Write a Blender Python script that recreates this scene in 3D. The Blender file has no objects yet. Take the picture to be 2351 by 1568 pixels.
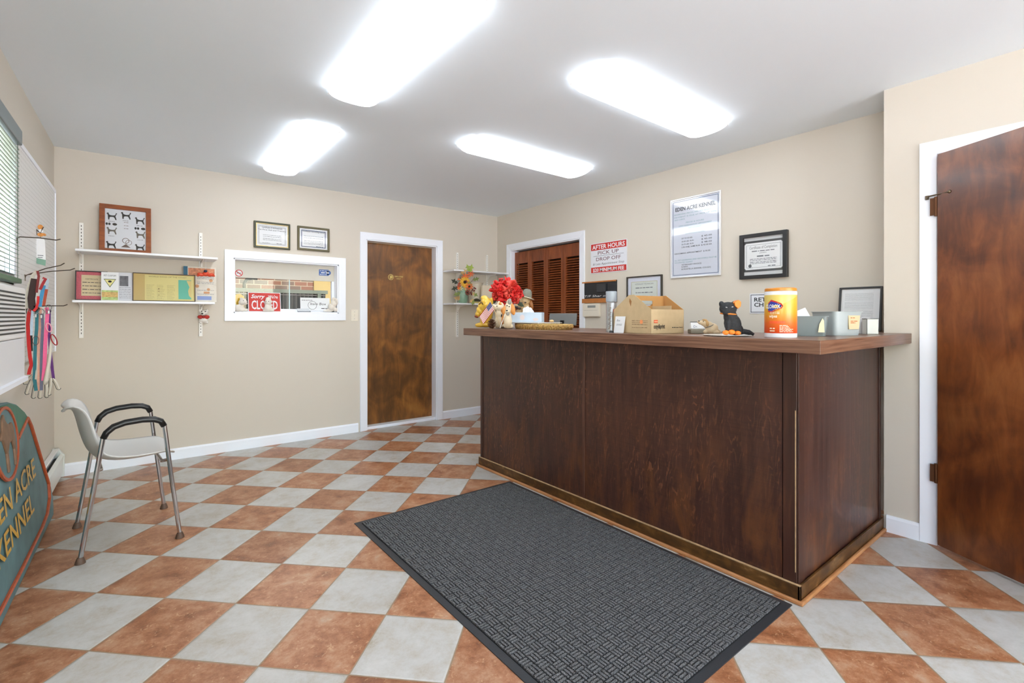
import bpy, bmesh, math, random
from math import pi, sin, cos, radians
from mathutils import Vector, Matrix, Euler
random.seed(7)
S = bpy.context.scene
C = S.collection

# ---------------------------------------------------------------- camera, world, exposure
F, CX, HY, CH = 1106.0, 1175.5, 727.0, 1.19
YAW = radians(38.22)
cam = bpy.data.cameras.new('camera'); cam.sensor_width = 36; cam.lens = F*36/2351
cam.shift_y = -(784-HY)/2351; cam.clip_start = 0.02
camo = bpy.data.objects.new('camera', cam); C.objects.link(camo)
camo.location = (0, 0, CH); camo.rotation_euler = (pi/2, 0, -YAW)
S.camera = camo
W = bpy.data.worlds.new('world'); S.world = W; W.use_nodes = True
_n = W.node_tree.nodes; _bg = _n['Background']
_sky = _n.new('ShaderNodeTexSky'); _sky.sky_type = 'NISHITA'; _sky.sun_disc = False
_sky.sun_elevation = radians(42); _sky.sun_rotation = radians(120)
# sky above the horizon, added bright ground glow below it to lift the ceiling
_l = W.node_tree.links; _tc = _n.new('ShaderNodeTexCoord'); _sp = _n.new('ShaderNodeSeparateXYZ'); _gt = _n.new('ShaderNodeMath'); _gt.operation = 'GREATER_THAN'; _gt.inputs[1].default_value = 0
_mx = _n.new('ShaderNodeMix'); _mx.data_type = 'RGBA'; _mx.inputs[6].default_value = (5.6, 5.75, 6.0, 1)
_l.new(_tc.outputs['Generated'], _sp.inputs[0]); _l.new(_sp.outputs[2], _gt.inputs[0]); _l.new(_gt.outputs[0], _mx.inputs[0])
_tn = _n.new('ShaderNodeMix'); _tn.data_type = 'RGBA'; _tn.blend_type = 'MULTIPLY'; _tn.inputs[0].default_value = 1; _tn.inputs[7].default_value = (1, .945, .87, 1); _l.new(_sky.outputs[0], _tn.inputs[6]); _l.new(_tn.outputs[2], _mx.inputs[7])
_l.new(_mx.outputs[2], _bg.inputs[0]); _bg.inputs[1].default_value = 1.0
S.cycles.diffuse_bounces = 8; S.cycles.max_bounces = 14; S.cycles.transparent_max_bounces = 16; S.cycles.sample_clamp_indirect = 6; S.cycles.caustics_reflective = False
S.view_settings.view_transform = 'Standard'; S.view_settings.look = 'None'
S.view_settings.gamma = 1; S.view_settings.exposure = 1.22; S.view_settings.use_curve_mapping = False
LAMP = 3.5            # emission of the ceiling lamp diffusers

# ---------------------------------------------------------------- where things are (room axes: +Y to the back wall, +X to the right wall)
SY, CY = sin(YAW), cos(YAW)
def ray(px, py=HY):
    u = (px-CX)/F
    return (SY+CY*u, CY-SY*u, -(py-HY)/F)
XR, YB, ZC = 3.62, 4.897, 2.451     # right wall, back wall, ceiling
XN, YJ = 3.29, 0.826                # nearer right wall (juts into the room) and its corner
def bw(px, py, Y=YB):
    d = ray(px, py); t = Y/d[1]; return (t*d[0], CH+t*d[2])
def rw(px, py, X=XR):
    d = ray(px, py); t = X/d[0]; return (t*d[1], CH+t*d[2])
def hx(px, py, X):                   # point on the plane x = X
    d = ray(px, py); t = X/d[0]; return (X, t*d[1], CH+t*d[2])
def hy(px, py, Y):
    d = ray(px, py); t = Y/d[1]; return (t*d[0], Y, CH+t*d[2])

# ---------------------------------------------------------------- materials
def lin(c):
    r = []
    for v in c[:3]:
        v = v/255.0
        r.append(v/12.92 if v <= .04045 else ((v+.055)/1.055)**2.4)
    return (*r, 1)
MATS = {}
def nm(name):
    m = bpy.data.materials.new(name); m.use_nodes = True
    return m, m.node_tree.nodes, m.node_tree.links, m.node_tree.nodes['Principled BSDF']
def mat(name, c, rough=.6, metal=0, spec=.5, coat=0, bump=0, bs=60, var=0, vs=12):
    if name in MATS: return MATS[name]
    m, n, l, b = nm(name)
    b.inputs['Base Color'].default_value = lin(c)
    b.inputs['Roughness'].default_value = rough
    b.inputs['Metallic'].default_value = metal
    b.inputs['Specular IOR Level'].default_value = spec
    b.inputs['Coat Weight'].default_value = coat
    b.inputs['Coat Roughness'].default_value = .06
    if bump or var:
        tc = n.new('ShaderNodeTexCoord')
    if bump:
        t = n.new('ShaderNodeTexNoise'); t.inputs['Scale'].default_value = bs; t.inputs['Detail'].default_value = 4
        bp = n.new('ShaderNodeBump'); bp.inputs['Strength'].default_value = bump; bp.inputs['Distance'].default_value = .003
        l.new(tc.outputs['Object'], t.inputs['Vector']); l.new(t.outputs[0], bp.inputs['Height']); l.new(bp.outputs[0], b.inputs['Normal'])
    if var:
        t = n.new('ShaderNodeTexNoise'); t.inputs['Scale'].default_value = vs; t.inputs['Detail'].default_value = 5
        r = n.new('ShaderNodeMix'); r.data_type = 'RGBA'
        r.inputs[6].default_value = lin([v*(1-var) for v in c]); r.inputs[7].default_value = lin([min(255, v*(1+var)) for v in c])
        l.new(tc.outputs['Object'], t.inputs['Vector']); l.new(t.outputs[0], r.inputs[0]); l.new(r.outputs[2], b.inputs['Base Color'])
    MATS[name] = m; return m
def emis(name, c, s):
    m, n, l, b = nm(name)
    b.inputs['Base Color'].default_value = lin(c); b.inputs['Emission Color'].default_value = lin(c)
    b.inputs['Emission Strength'].default_value = s; return m
def ramp(n, stops):
    r = n.new('ShaderNodeValToRGB'); e = r.color_ramp.elements
    while len(e) < len(stops): e.new(.5)
    for k, (p, c) in enumerate(stops):
        e[k].position = p; e[k].color = lin(c)
    return r
def wood(name, stops, grain=(18, 18, 1.2), rough=.4, scale=1.0, wave=0, coat=0, blotch=.35, bump=.15, bsize=2.2, axis='X', fine=True):
    if name in MATS: return MATS[name]
    m, n, l, b = nm(name)
    tc = n.new('ShaderNodeTexCoord'); mp = n.new('ShaderNodeMapping'); mp.inputs['Scale'].default_value = [g*scale for g in grain]
    l.new(tc.outputs['Object'], mp.inputs[0])
    t = n.new('ShaderNodeTexNoise'); t.inputs['Scale'].default_value = 1; t.inputs['Detail'].default_value = 8; t.inputs['Roughness'].default_value = .62; t.inputs['Distortion'].default_value = .6
    l.new(mp.outputs[0], t.inputs['Vector'])
    fac = t.outputs[0]
    if wave:
        w = n.new('ShaderNodeTexWave'); w.bands_direction = axis; w.inputs['Scale'].default_value = wave
        w.inputs['Distortion'].default_value = 9; w.inputs['Detail'].default_value = 3; w.inputs['Detail Scale'].default_value = .8; w.inputs['Detail Roughness'].default_value = .55
        m2 = n.new('ShaderNodeMapping'); m2.inputs['Scale'].default_value = (1, 1, .22); l.new(tc.outputs['Object'], m2.inputs[0]); l.new(m2.outputs[0], w.inputs['Vector'])
        a = n.new('ShaderNodeMath'); a.operation = 'MULTIPLY_ADD'; a.inputs[1].default_value = .3; l.new(w.outputs[1], a.inputs[0])
        a2 = n.new('ShaderNodeMath'); a2.operation = 'MULTIPLY'; a2.inputs[1].default_value = .72; l.new(fac, a2.inputs[0]); l.new(a2.outputs[0], a.inputs[2]); fac = a.outputs[0]
    if blotch:
        t2 = n.new('ShaderNodeTexNoise'); t2.inputs['Scale'].default_value = bsize; t2.inputs['Detail'].default_value = 5; t2.inputs['Distortion'].default_value = 1.2
        l.new(tc.outputs['Object'], t2.inputs['Vector'])
        mx = n.new('ShaderNodeMix'); mx.inputs[0].default_value = blotch; l.new(fac, mx.inputs[2]); l.new(t2.outputs[0], mx.inputs[3]); fac = mx.outputs[0]
    r = ramp(n, stops); l.new(fac, r.inputs[0]); l.new(r.outputs[0], b.inputs['Base Color'])
    b.inputs['Roughness'].default_value = rough; b.inputs['Coat Weight'].default_value = coat; b.inputs['Coat Roughness'].default_value = .15
    if bump:
        bp = n.new('ShaderNodeBump'); bp.inputs['Strength'].default_value = bump; bp.inputs['Distance'].default_value = .004
        l.new(t.outputs[0], bp.inputs['Height']); l.new(bp.outputs[0], b.inputs['Normal'])
    MATS[name] = m; return m
def glassm(name='pane_glass', tint=(255, 255, 255), rough=.02):
    if name in MATS: return MATS[name]
    m = bpy.data.materials.new(name); m.use_nodes = True; n = m.node_tree.nodes; l = m.node_tree.links; n.clear()
    o = n.new('ShaderNodeOutputMaterial'); mx = n.new('ShaderNodeMixShader'); tr = n.new('ShaderNodeBsdfTransparent'); g = n.new('ShaderNodeBsdfGlossy'); f = n.new('ShaderNodeFresnel')
    tr.inputs[0].default_value = lin(tint); g.inputs['Roughness'].default_value = rough; f.inputs[0].default_value = 1.5
    ge = n.new('ShaderNodeNewGeometry'); iv = n.new('ShaderNodeMath'); iv.operation = 'SUBTRACT'; iv.inputs[0].default_value = 1; l.new(ge.outputs['Backfacing'], iv.inputs[1]); mu = n.new('ShaderNodeMath'); mu.operation = 'MULTIPLY'; l.new(f.outputs[0], mu.inputs[0]); l.new(iv.outputs[0], mu.inputs[1]); l.new(mu.outputs[0], mx.inputs[0]); l.new(tr.outputs[0], mx.inputs[1]); l.new(g.outputs[0], mx.inputs[2]); l.new(mx.outputs[0], o.inputs[0])
    MATS[name] = m; return m

M_wall = mat('cream_wall_paint', (209, 201, 188), .75, bump=.06, bs=180)
M_ceil = mat('white_ceiling_paint', (238, 247, 255), .85, bump=.05, bs=120)
M_trim = mat('white_gloss_trim', (240, 244, 252), .35)
M_white = mat('white_plastic', (235, 235, 235), .4)
M_shelf = mat('white_melamine', (236, 238, 242), .4)
M_black = mat('black_plastic', (18, 18, 19), .35)
M_chrome = mat('chrome', (205, 205, 208), .18, 1)
M_metal = mat('brushed_metal', (150, 150, 150), .35, 1)
M_paper = mat('white_paper', (228, 230, 232), .8)
M_ink = mat('black_ink', (30, 30, 34), .7)
M_grey_ink = mat('grey_ink', (120, 124, 130), .8)
M_glass = glassm()

# ---------------------------------------------------------------- mesh builder
class MB:
    def __init__(s): s.v = []; s.f = []; s.m = []; s.cur = 0
    def add(s, vs, fs):
        o = len(s.v); s.v += [tuple(v) for v in vs]
        for f in fs: s.f.append([o+i for i in f]); s.m.append(s.cur)
        return s
    def box(s, x0, x1, y0, y1, z0, z1, M=None):
        vs = [(x, y, z) for x in (x0, x1) for y in (y0, y1) for z in (z0, z1)]
        if M is not None: vs = [M @ Vector(v) for v in vs]
        return s.add(vs, [(0, 1, 3, 2), (4, 6, 7, 5), (0, 4, 5, 1), (2, 3, 7, 6), (0, 2, 6, 4), (1, 5, 7, 3)])
    def prism(s, pts, y0, y1, M=None):            # outline in (x,z), extruded along y
        n = len(pts); vs = [(p[0], y0, p[1]) for p in pts]+[(p[0], y1, p[1]) for p in pts]
        if M is not None: vs = [M @ Vector(v) for v in vs]
        return s.add(vs, [list(range(n)), list(range(2*n-1, n-1, -1))]+[(i, i+n, (i+1) % n+n, (i+1) % n) for i in range(n)])
    def prismz(s, pts, z0, z1, M=None):
        n = len(pts); vs = [(p[0], p[1], z0) for p in pts]+[(p[0], p[1], z1) for p in pts]
        if M is not None: vs = [M @ Vector(v) for v in vs]
        return s.add(vs, [list(range(n-1, -1, -1)), list(range(n, 2*n))]+[(i, (i+1) % n, (i+1) % n+n, i+n) for i in range(n)])
    def prismx(s, pts, x0, x1):                    # outline in (y,z)
        n = len(pts); vs = [(x0, p[0], p[1]) for p in pts]+[(x1, p[0], p[1]) for p in pts]
        return s.add(vs, [list(range(n-1, -1, -1)), list(range(n, 2*n))]+[(i, (i+1) % n, (i+1) % n+n, i+n) for i in range(n)])
    def tube(s, pts, r, n=8, closed=False, flat=1.0):
        pts = [Vector(p) for p in pts]; N = len(pts)
        R = r if isinstance(r, (list, tuple)) else [r]*N
        o = len(s.v); prev = None
        for i, p in enumerate(pts):
            a = pts[(i+1) % N] if (closed or i < N-1) else p; b_ = pts[i-1] if (closed or i > 0) else p
            d = (a-b_).normalized() if (a-b_).length > 1e-9 else Vector((0, 0, 1))
            if prev is None:
                u = d.cross(Vector((0, 0, 1)));
                if u.length < .1: u = d.cross(Vector((1, 0, 0)))
            else: u = prev-d*prev.dot(d)
            u.normalize(); prev = u; w = d.cross(u)
            for k in range(n):
                t = 2*pi*k/n; s.v.append(tuple(p+(u*cos(t)+w*sin(t)*flat)*R[i]))
        M_ = N if closed else N-1
        for i in range(M_):
            for k in range(n):
                a, b_ = o+i*n+k, o+i*n+(k+1) % n; c, d = o+((i+1) % N)*n+(k+1) % n, o+((i+1) % N)*n+k
                s.f.append([a, d, c, b_][::-1]); s.m.append(s.cur)
        if not closed:
            s.f.append([o+k for k in range(n)]); s.m.append(s.cur); s.f.append([o+(N-1)*n+k for k in range(n-1, -1, -1)]); s.m.append(s.cur)
        return s
    def lathe(s, prof, n=24, cx=0, cy=0, z=0, M=None):
        o = len(s.v)
        for r, h in prof:
            for k in range(n):
                t = 2*pi*k/n; p = Vector((cx+r*cos(t), cy+r*sin(t), z+h)); s.v.append(tuple(M @ p if M is not None else p))
        for i in range(len(prof)-1):
            for k in range(n):
                s.f.append([o+i*n+k, o+i*n+(k+1) % n, o+(i+1)*n+(k+1) % n, o+(i+1)*n+k]); s.m.append(s.cur)
        s.f.append([o+k for k in range(n-1, -1, -1)]); s.m.append(s.cur)
        s.f.append([o+(len(prof)-1)*n+k for k in range(n)]); s.m.append(s.cur)
        return s
    def ell(s, c, r, rot=(0, 0, 0), n=14, m=9):
        if not isinstance(r, (list, tuple)): r = (r, r, r)
        E = Euler(rot).to_matrix(); c = Vector(c); vs = [c+E @ Vector((0, 0, r[2]))]
        for i in range(1, m):
            a = pi*i/m
            for k in range(n):
                t = 2*pi*k/n; vs.append(c+E @ Vector((r[0]*sin(a)*cos(t), r[1]*sin(a)*sin(t), r[2]*cos(a))))
        vs.append(c-E @ Vector((0, 0, r[2]))); L = len(vs)-1
        fs = [(0, 1+k, 1+(k+1) % n) for k in range(n)]
        for i in range(m-2):
            for k in range(n): fs.append((1+i*n+k, 1+(i+1)*n+k, 1+(i+1)*n+(k+1) % n, 1+i*n+(k+1) % n))
        fs += [(1+(m-2)*n+k, L, 1+(m-2)*n+(k+1) % n) for k in range(n)]
        return s.add(vs, fs)
    def strip(s, pts, wv, th=.0015):               # flat strap along pts, half width vector(s) wv
        pts = [Vector(p) for p in pts]; N = len(pts); W_ = wv if isinstance(wv, list) else [wv]*N
        vs = []
        for i, p in enumerate(pts):
            d = (pts[min(i+1, N-1)]-pts[max(i-1, 0)]).normalized(); w = Vector(W_[i]); nn = d.cross(w).normalized()*th
            vs += [p-w-nn, p+w-nn, p+w+nn, p-w+nn]
        fs = [(0, 1, 2, 3), tuple(4*(N-1)+k for k in (3, 2, 1, 0))]
        for i in range(N-1):
            for k in range(4): fs.append((4*i+k, 4*(i+1)+k, 4*(i+1)+(k+1) % 4, 4*i+(k+1) % 4))
        return s.add(vs, fs)
    def ring(s, x0, x1, z0, z1, w, y0, y1, wb=None):   # rectangular mitred frame in the xz plane; front at y0, back at y1
        if not isinstance(w, (list, tuple)): w = (w, w, w, w)   # left,right,bottom,top
        o = [(x0, z0), (x1, z0), (x1, z1), (x0, z1)]; i = [(x0+w[0], z0+w[2]), (x1-w[1], z0+w[2]), (x1-w[1], z1-w[3]), (x0+w[0], z1-w[3])]
        vs = [(a, y0, b) for a, b in o]+[(a, y0, b) for a, b in i]+[(a, y1, b) for a, b in o]+[(a, y1, b) for a, b in i]
        fs = []
        for k in range(4):
            j = (k+1) % 4
            fs += [(k, j, 4+j, 4+k), (8+k, 12+k, 12+j, 8+j), (k, 8+k, 8+j, j), (4+k, 4+j, 12+j, 12+k)]
        return s.add(vs, fs)
    def rect(s, x0, x1, z0, z1, y=0, th=.0006): return s.box(x0, x1, y-th, y, z0, z1)
    def disc(s, cx, cz, r, y=0, th=.0006, n=28, rz=None):
        rz = rz or r; return s.prism([(cx+r*cos(2*pi*k/n), cz+rz*sin(2*pi*k/n)) for k in range(n)], y-th, y)
    def annulus(s, cx, cz, r, ri, y=0, th=.0006, n=32, k=1.0):
        for q in range(n):
            a, b_ = 2*pi*q/n, 2*pi*(q+1)/n
            s.prism([(cx+r*cos(a), cz+k*r*sin(a)), (cx+r*cos(b_), cz+k*r*sin(b_)), (cx+ri*cos(b_), cz+k*ri*sin(b_)), (cx+ri*cos(a), cz+k*ri*sin(a))], y-th, y)
        return s
    def text(s, txt, x, z, h, width=None, align='C', y=0, bold=0, shear=0, th=.0004, space=1, M=None):
        cu = bpy.data.curves.new('t', 'FONT'); cu.body = txt; cu.size = 1; cu.offset = bold; cu.shear = shear; cu.resolution_u = 2; cu.space_character = space
        ob = bpy.data.objects.new('t', cu); me = bpy.data.meshes.new_from_object(ob)
        vs = [v.co.copy() for v in me.vertices]; fs = [list(p.vertices) for p in me.polygons]
        bpy.data.objects.remove(ob); bpy.data.curves.remove(cu); bpy.data.meshes.remove(me)
        if not vs: return s
        x0 = min(v.x for v in vs); x1 = max(v.x for v in vs); hh = .72 if any(c.isupper() or c.isdigit() for c in txt) else .55
        k = h/hh; kx = width/(x1-x0) if width else k
        ox = {'C': x-(x1-x0)*kx/2, 'L': x, 'R': x-(x1-x0)*kx}[align]
        pv = [Vector(((v.x-x0)*kx+ox, y-th, z+v.y*k)) for v in vs]
        if M is not None: pv = [M @ v for v in pv]
        return s.add(pv, fs)
    def scrib(s, x0, x1, z, h, y=0, seed=1, fill=1.0, M=None):     # a line of print too small to read: word-length strokes
        R = random.Random(seed); x = x0; e = x0+(x1-x0)*fill
        while x < e-h*.4:
            w = min(h*R.uniform(.9, 4.2), e-x); s.box(x, x+w, y-.0005, y, z, z+h*R.uniform(.55, .8), M); x += w+h*.6
        return s
    def build(s, name, mats, parent=None, smooth=False, bevel=0, seg=2, mods=(), loc=None, label=None):
        me = bpy.data.meshes.new(name); me.from_pydata(s.v, [], s.f)
        for m in (mats if isinstance(mats, (list, tuple)) else [mats]): me.materials.append(m)
        for p, k in zip(me.polygons, s.m): p.material_index = k
        bm = bmesh.new(); bm.from_mesh(me); bmesh.ops.recalc_face_normals(bm, faces=bm.faces) if not getattr(s, 'norecalc', 0) else None
        bm.to_mesh(me); bm.free()
        if smooth:
            for p in me.polygons: p.use_smooth = True
        o = bpy.data.objects.new(name, me); C.objects.link(o)
        if parent is not None: o.parent = parent
        if loc is not None: o.location = loc
        if smooth and smooth != 'full':
            try: me.set_sharp_from_angle(angle=radians(35))
            except Exception: pass
        if bevel:
            b = o.modifiers.new('bevel', 'BEVEL'); b.width = bevel; b.segments = seg; b.limit_method = 'ANGLE'; b.angle_limit = radians(40)
        for f in mods: f(o)
        if label: o['label'] = label
        return o
def remesh(v=.004, sm=6):
    def f(o):
        r = o.modifiers.new('remesh', 'REMESH'); r.mode = 'VOXEL'; r.voxel_size = v; r.use_smooth_shade = True
        q = o.modifiers.new('smooth', 'SMOOTH'); q.factor = .5; q.iterations = sm
    return f
def subd(k=2):
    def f(o): q = o.modifiers.new('sub', 'SUBSURF'); q.levels = k; q.render_levels = k
    return f
def tag(o, label, cat, group=None, kind=None):
    o['label'] = label; o['category'] = cat
    if group: o['group'] = group
    if kind: o['kind'] = kind
    return o
def thing(name, label, cat, loc=(0, 0, 0), rz=0, group=None, rot=None):
    o = bpy.data.objects.new(name, None); o.empty_display_size = .05; C.objects.link(o)
    o.location = loc; o.rotation_euler = rot if rot is not None else (0, 0, rz)
    return tag(o, label, cat, group)
def struct(o, label=None, cat='structure'):
    o['kind'] = 'structure'
    if label: o['label'] = label
    if cat: o['category'] = cat
    return o
def arcpts(c, r, a0, a1, n, plane='xz'):
    out = []
    for i in range(n+1):
        a = a0+(a1-a0)*i/n; p = (c[0]+r*cos(a), c[1]+r*sin(a)); out.append(p)
    return out
RZR = -pi/2                           # things on the right wall face -X: local x runs toward the camera side
# ================================================================ THE ROOM
def wall(name, L, H, holes, th, mats, loc, rz, label):
    xs = sorted({0, L, *[h[0] for h in holes], *[h[1] for h in holes]}); zs = sorted({0, H, *[h[2] for h in holes], *[h[3] for h in holes]})
    b = MB(); xs = [x for x in xs if 0 <= x <= L]
    def solid(i, k):
        if i < 0 or k < 0 or i >= len(xs)-1 or k >= len(zs)-1: return False
        cx, cz = (xs[i]+xs[i+1])/2, (zs[k]+zs[k+1])/2
        return not any(h[0] < cx < h[1] and h[2] < cz < h[3] for h in holes)
    for i in range(len(xs)-1):
        for k in range(len(zs)-1):
            if not solid(i, k): continue
            x0, x1, z0, z1 = xs[i], xs[i+1], zs[k], zs[k+1]
            b.add([(x0, 0, z0), (x1, 0, z0), (x1, 0, z1), (x0, 0, z1)], [(0, 1, 2, 3)])
            b.add([(x0, th, z0), (x1, th, z0), (x1, th, z1), (x0, th, z1)], [(3, 2, 1, 0)])
            if not solid(i-1, k): b.add([(x0, 0, z0), (x0, 0, z1), (x0, th, z1), (x0, th, z0)], [(0, 1, 2, 3)])
            if not solid(i+1, k): b.add([(x1, 0, z0), (x1, th, z0), (x1, th, z1), (x1, 0, z1)], [(0, 1, 2, 3)])
            if not solid(i, k-1): b.add([(x0, 0, z0), (x0, th, z0), (x1, th, z0), (x1, 0, z0)], [(0, 1, 2, 3)])
            if not solid(i, k+1): b.add([(x0, 0, z1), (x1, 0, z1), (x1, th, z1), (x0, th, z1)], [(0, 1, 2, 3)])
    b.norecalc = 1
    o = b.build(name, mats, loc=loc); o.rotation_euler = (0, 0, rz); o['kind'] = 'structure'; o['label'] = label; return o

# floor: 32 cm tiles laid diagonally, terracotta and off-white
def floor_mat():
    m, n, l, b = nm('diagonal_checker_tile')
    def math_(op, a, b_=None, c=None):
        q = n.new('ShaderNodeMath'); q.operation = op
        for i, v in enumerate((a, b_, c)):
            if v is None: continue
            if isinstance(v, (int, float)): q.inputs[i].default_value = v
            else: l.new(v, q.inputs[i])
        return q.outputs[0]
    g = n.new('ShaderNodeTexCoord'); sp = n.new('ShaderNodeSeparateXYZ'); l.new(g.outputs['Object'], sp.inputs[0])
    s = 0.3240; th = radians(-6.78); a = th-YAW          # tile axis i in world
    tx, ty = -2.66436*s, 5.05847*s
    ox = tx*CY+ty*SY; oy = -tx*SY+ty*CY
    ax, ay = cos(a), sin(a)
    dx = math_('SUBTRACT', sp.outputs[0], ox); dy = math_('SUBTRACT', sp.outputs[1], oy)
    U = math_('DIVIDE', math_('ADD', math_('MULTIPLY', dx, ax), math_('MULTIPLY', dy, ay)), s)
    V = math_('DIVIDE', math_('ADD', math_('MULTIPLY', dx, -ay), math_('MULTIPLY', dy, ax)), s)
    fu, fv = math_('FLOOR', U), math_('FLOOR', V)
    par = math_('ABSOLUTE', math_('MODULO', math_('ADD', fu, fv), 2.0))     # 0 = terracotta
    eu = math_('MINIMUM', math_('FRACT', U), math_('SUBTRACT', 1, math_('FRACT', U)))
    ev = math_('MINIMUM', math_('FRACT', V), math_('SUBTRACT', 1, math_('FRACT', V)))
    nz = n.new('ShaderNodeTexNoise'); nz.inputs['Scale'].default_value = 30; l.new(g.outputs['Object'], nz.inputs['Vector'])
    edge = math_('ADD', math_('MINIMUM', eu, ev), math_('MULTIPLY', math_('SUBTRACT', nz.outputs[0], .5), .006))
    grout = math_('LESS_THAN', edge, .0085)
    cb = n.new('ShaderNodeCombineXYZ'); l.new(fu, cb.inputs[0]); l.new(fv, cb.inputs[1])
    wn = n.new('ShaderNodeTexWhiteNoise'); l.new(cb.outputs[0], wn.inputs['Vector'])
    # per tile shifted mottling
    off = n.new('ShaderNodeVectorMath'); off.operation = 'MULTIPLY_ADD'; l.new(wn.outputs['Color'], off.inputs[0]); off.inputs[1].default_value = (7, 7, 7); l.new(g.outputs['Object'], off.inputs[2])
    n1 = n.new('ShaderNodeTexNoise'); n1.inputs['Scale'].default_value = 8; n1.inputs['Detail'].default_value = 12; n1.inputs['Roughness'].default_value = .78; n1.inputs['Distortion'].default_value = .15
    l.new(off.outputs[0], n1.inputs['Vector'])
    rt = ramp(n, [(.3, (102, 62, 40)), (.42, (146, 92, 60)), (.5, (166, 112, 78)), (.58, (180, 134, 102)), (.7, (184, 156, 132))])
    rw_ = ramp(n, [(.28, (156, 142, 118)), (.42, (180, 174, 164)), (.52, (188, 186, 181)), (.66, (198, 196, 192))])
    l.new(n1.outputs[0], rt.inputs[0]); l.new(n1.outputs[0], rw_.inputs[0])
    n2 = n.new('ShaderNodeTexNoise'); n2.inputs['Scale'].default_value = 45; n2.inputs['Detail'].default_value = 6; n2.inputs['Distortion'].default_value = 1.5; l.new(off.outputs[0], n2.inputs['Vector'])
    sr = ramp(n, [(.62, (0, 0, 0)), (.68, (255, 255, 255))]); l.new(n2.outputs[0], sr.inputs[0])
    mixs = n.new('ShaderNodeMix'); mixs.data_type = 'RGBA'; l.new(rt.outputs[0], mixs.inputs[6]); mixs.inputs[7].default_value = lin((214, 178, 140))
    l.new(math_('MULTIPLY', sr.outputs[0], .45), mixs.inputs[0])
    mc = n.new('ShaderNodeMix'); mc.data_type = 'RGBA'; l.new(par, mc.inputs[0]); l.new(mixs.outputs[2], mc.inputs[6]); l.new(rw_.outputs[0], mc.inputs[7])
    hv = n.new('ShaderNodeHueSaturation'); l.new(mc.outputs[2], hv.inputs['Color']); l.new(math_('MULTIPLY_ADD', wn.outputs[0], .16, .93), hv.inputs['Value'])
    mg = n.new('ShaderNodeMix'); mg.data_type = 'RGBA'; l.new(grout, mg.inputs[0]); l.new(hv.outputs[0], mg.inputs[6]); mg.inputs[7].default_value = lin((150, 128, 104))
    l.new(mg.outputs[2], b.inputs['Base Color'])
    l.new(math_('MULTIPLY_ADD', n1.outputs[0], .22, .27), b.inputs['Roughness'])
    bp = n.new('ShaderNodeBump'); bp.inputs['Strength'].default_value = .5; bp.inputs['Distance'].default_value = .003
    er = n.new('ShaderNodeMapRange'); l.new(edge, er.inputs[0]); er.inputs[1].default_value = 0; er.inputs[2].default_value = .03
    l.new(math_('ADD', er.outputs[0], math_('MULTIPLY', n1.outputs[0], .5)), bp.inputs['Height']); l.new(bp.outputs[0], b.inputs['Normal'])
    return m
struct(MB().box(-.9, 4.0, -4.9, 5.1, -.06, 0).build('floor', floor_mat()), 'diagonal checkerboard of terracotta and off-white floor tiles')
struct(MB().box(-.9, 4.6, -4.9, 5.1, ZC, ZC+.05).build('ceiling', M_ceil), 'flat white painted ceiling')

# back wall openings
d1 = (bw(841, 0)[0], bw(1003, 0)[0], 0, 2.0)
pw = (bw(536, 0)[0], bw(777, 0)[0], 1.222, 1.712)
XB0 = -.7
wall('wall_back', XR+.1-XB0, ZC, [(a-XB0, b-XB0, c, d) for a, b, c, d in (d1, pw)], .12, M_wall, (XB0, YB, 0), 0, 'cream back wall with a brown door and a pass-through window')
# right far wall: local x = 4.897 - y
cl = (rw(1173, 0)[0], rw(1332, 0)[0], 0, 2.0)
wall('wall_right', YB-YJ+.12, ZC, [(YB-cl[0], YB-cl[1], 0, 2.0)], .12, M_wall, (XR, YB, 0), RZR, 'cream right wall behind the reception counter')
# nearer right wall, juts out
dN = (-.25, .60)
wall('wall_right_near', YJ+4.75, ZC, [(YJ-dN[1], YJ-dN[0], 0, 2.035)], .12, M_wall, (XN, YJ, 0), RZR, 'cream wall section jutting out around the right-hand door')
struct(MB().box(XN, XR+.1, YJ, YJ+.001, 0, ZC).build('wall_return', M_wall), 'short return of the cream wall', None)
# left wall, slightly out of square
AL = radians(1.09)
LO = Vector((-.457, YB, 0)); LA = Vector((-sin(AL), -cos(AL), 0)); LN = Vector((cos(AL), -sin(AL), 0))   # corner, direction to camera, normal into room
RZL = pi/2-AL
def lw(px, py, d=0.0):
    r = Vector(ray(px, py)); o = LO+LN*d; t = o.dot(LN)/r.dot(LN); p = r*t
    return ((p-LO).dot(LA), CH+p.z)
def lp(s, z, d=0.0): return LO+LA*s+LN*d+Vector((0, 0, z))
win = (1.55, 2.65, 1.36, 2.06)        # s range (distance from the corner), z range
LL = 9.6
# local x of the wall object runs from the near end to the corner
wall('wall_left', LL, ZC, [(LL-win[1], LL-win[0], win[2], win[3]), (LL-6.6, LL-5.0, 1.0, 2.05)], .12, M_wall, tuple(LO+LA*LL), RZL, 'cream left wall with a blind-covered window')
o = MB().box(0, 1.6, .05, .055, 1.0, 2.05).build('added_window_left', M_glass, loc=tuple(LO+LA*6.6)); o.rotation_euler = (0, 0, RZL); struct(o, 'added window in the left wall outside the picture, lets daylight onto the right wall')  # window added to brighten the counter and right wall
# wall behind the camera; its wide glazed opening is added for daylight
wall('wall_front', 4.6, ZC, [(.5, 4.2, .15, 2.2)], .12, M_wall, (XN+.3, -4.6, 0), pi, 'cream wall behind the viewer with a wide added window')
b = MB(); b.box(XN+.3-4.2, XN+.3-.5, -4.67, -4.665, .15, 2.2); struct(b.build('added_window_rear', M_glass), 'wide window behind the viewer, added to let in daylight')

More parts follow.
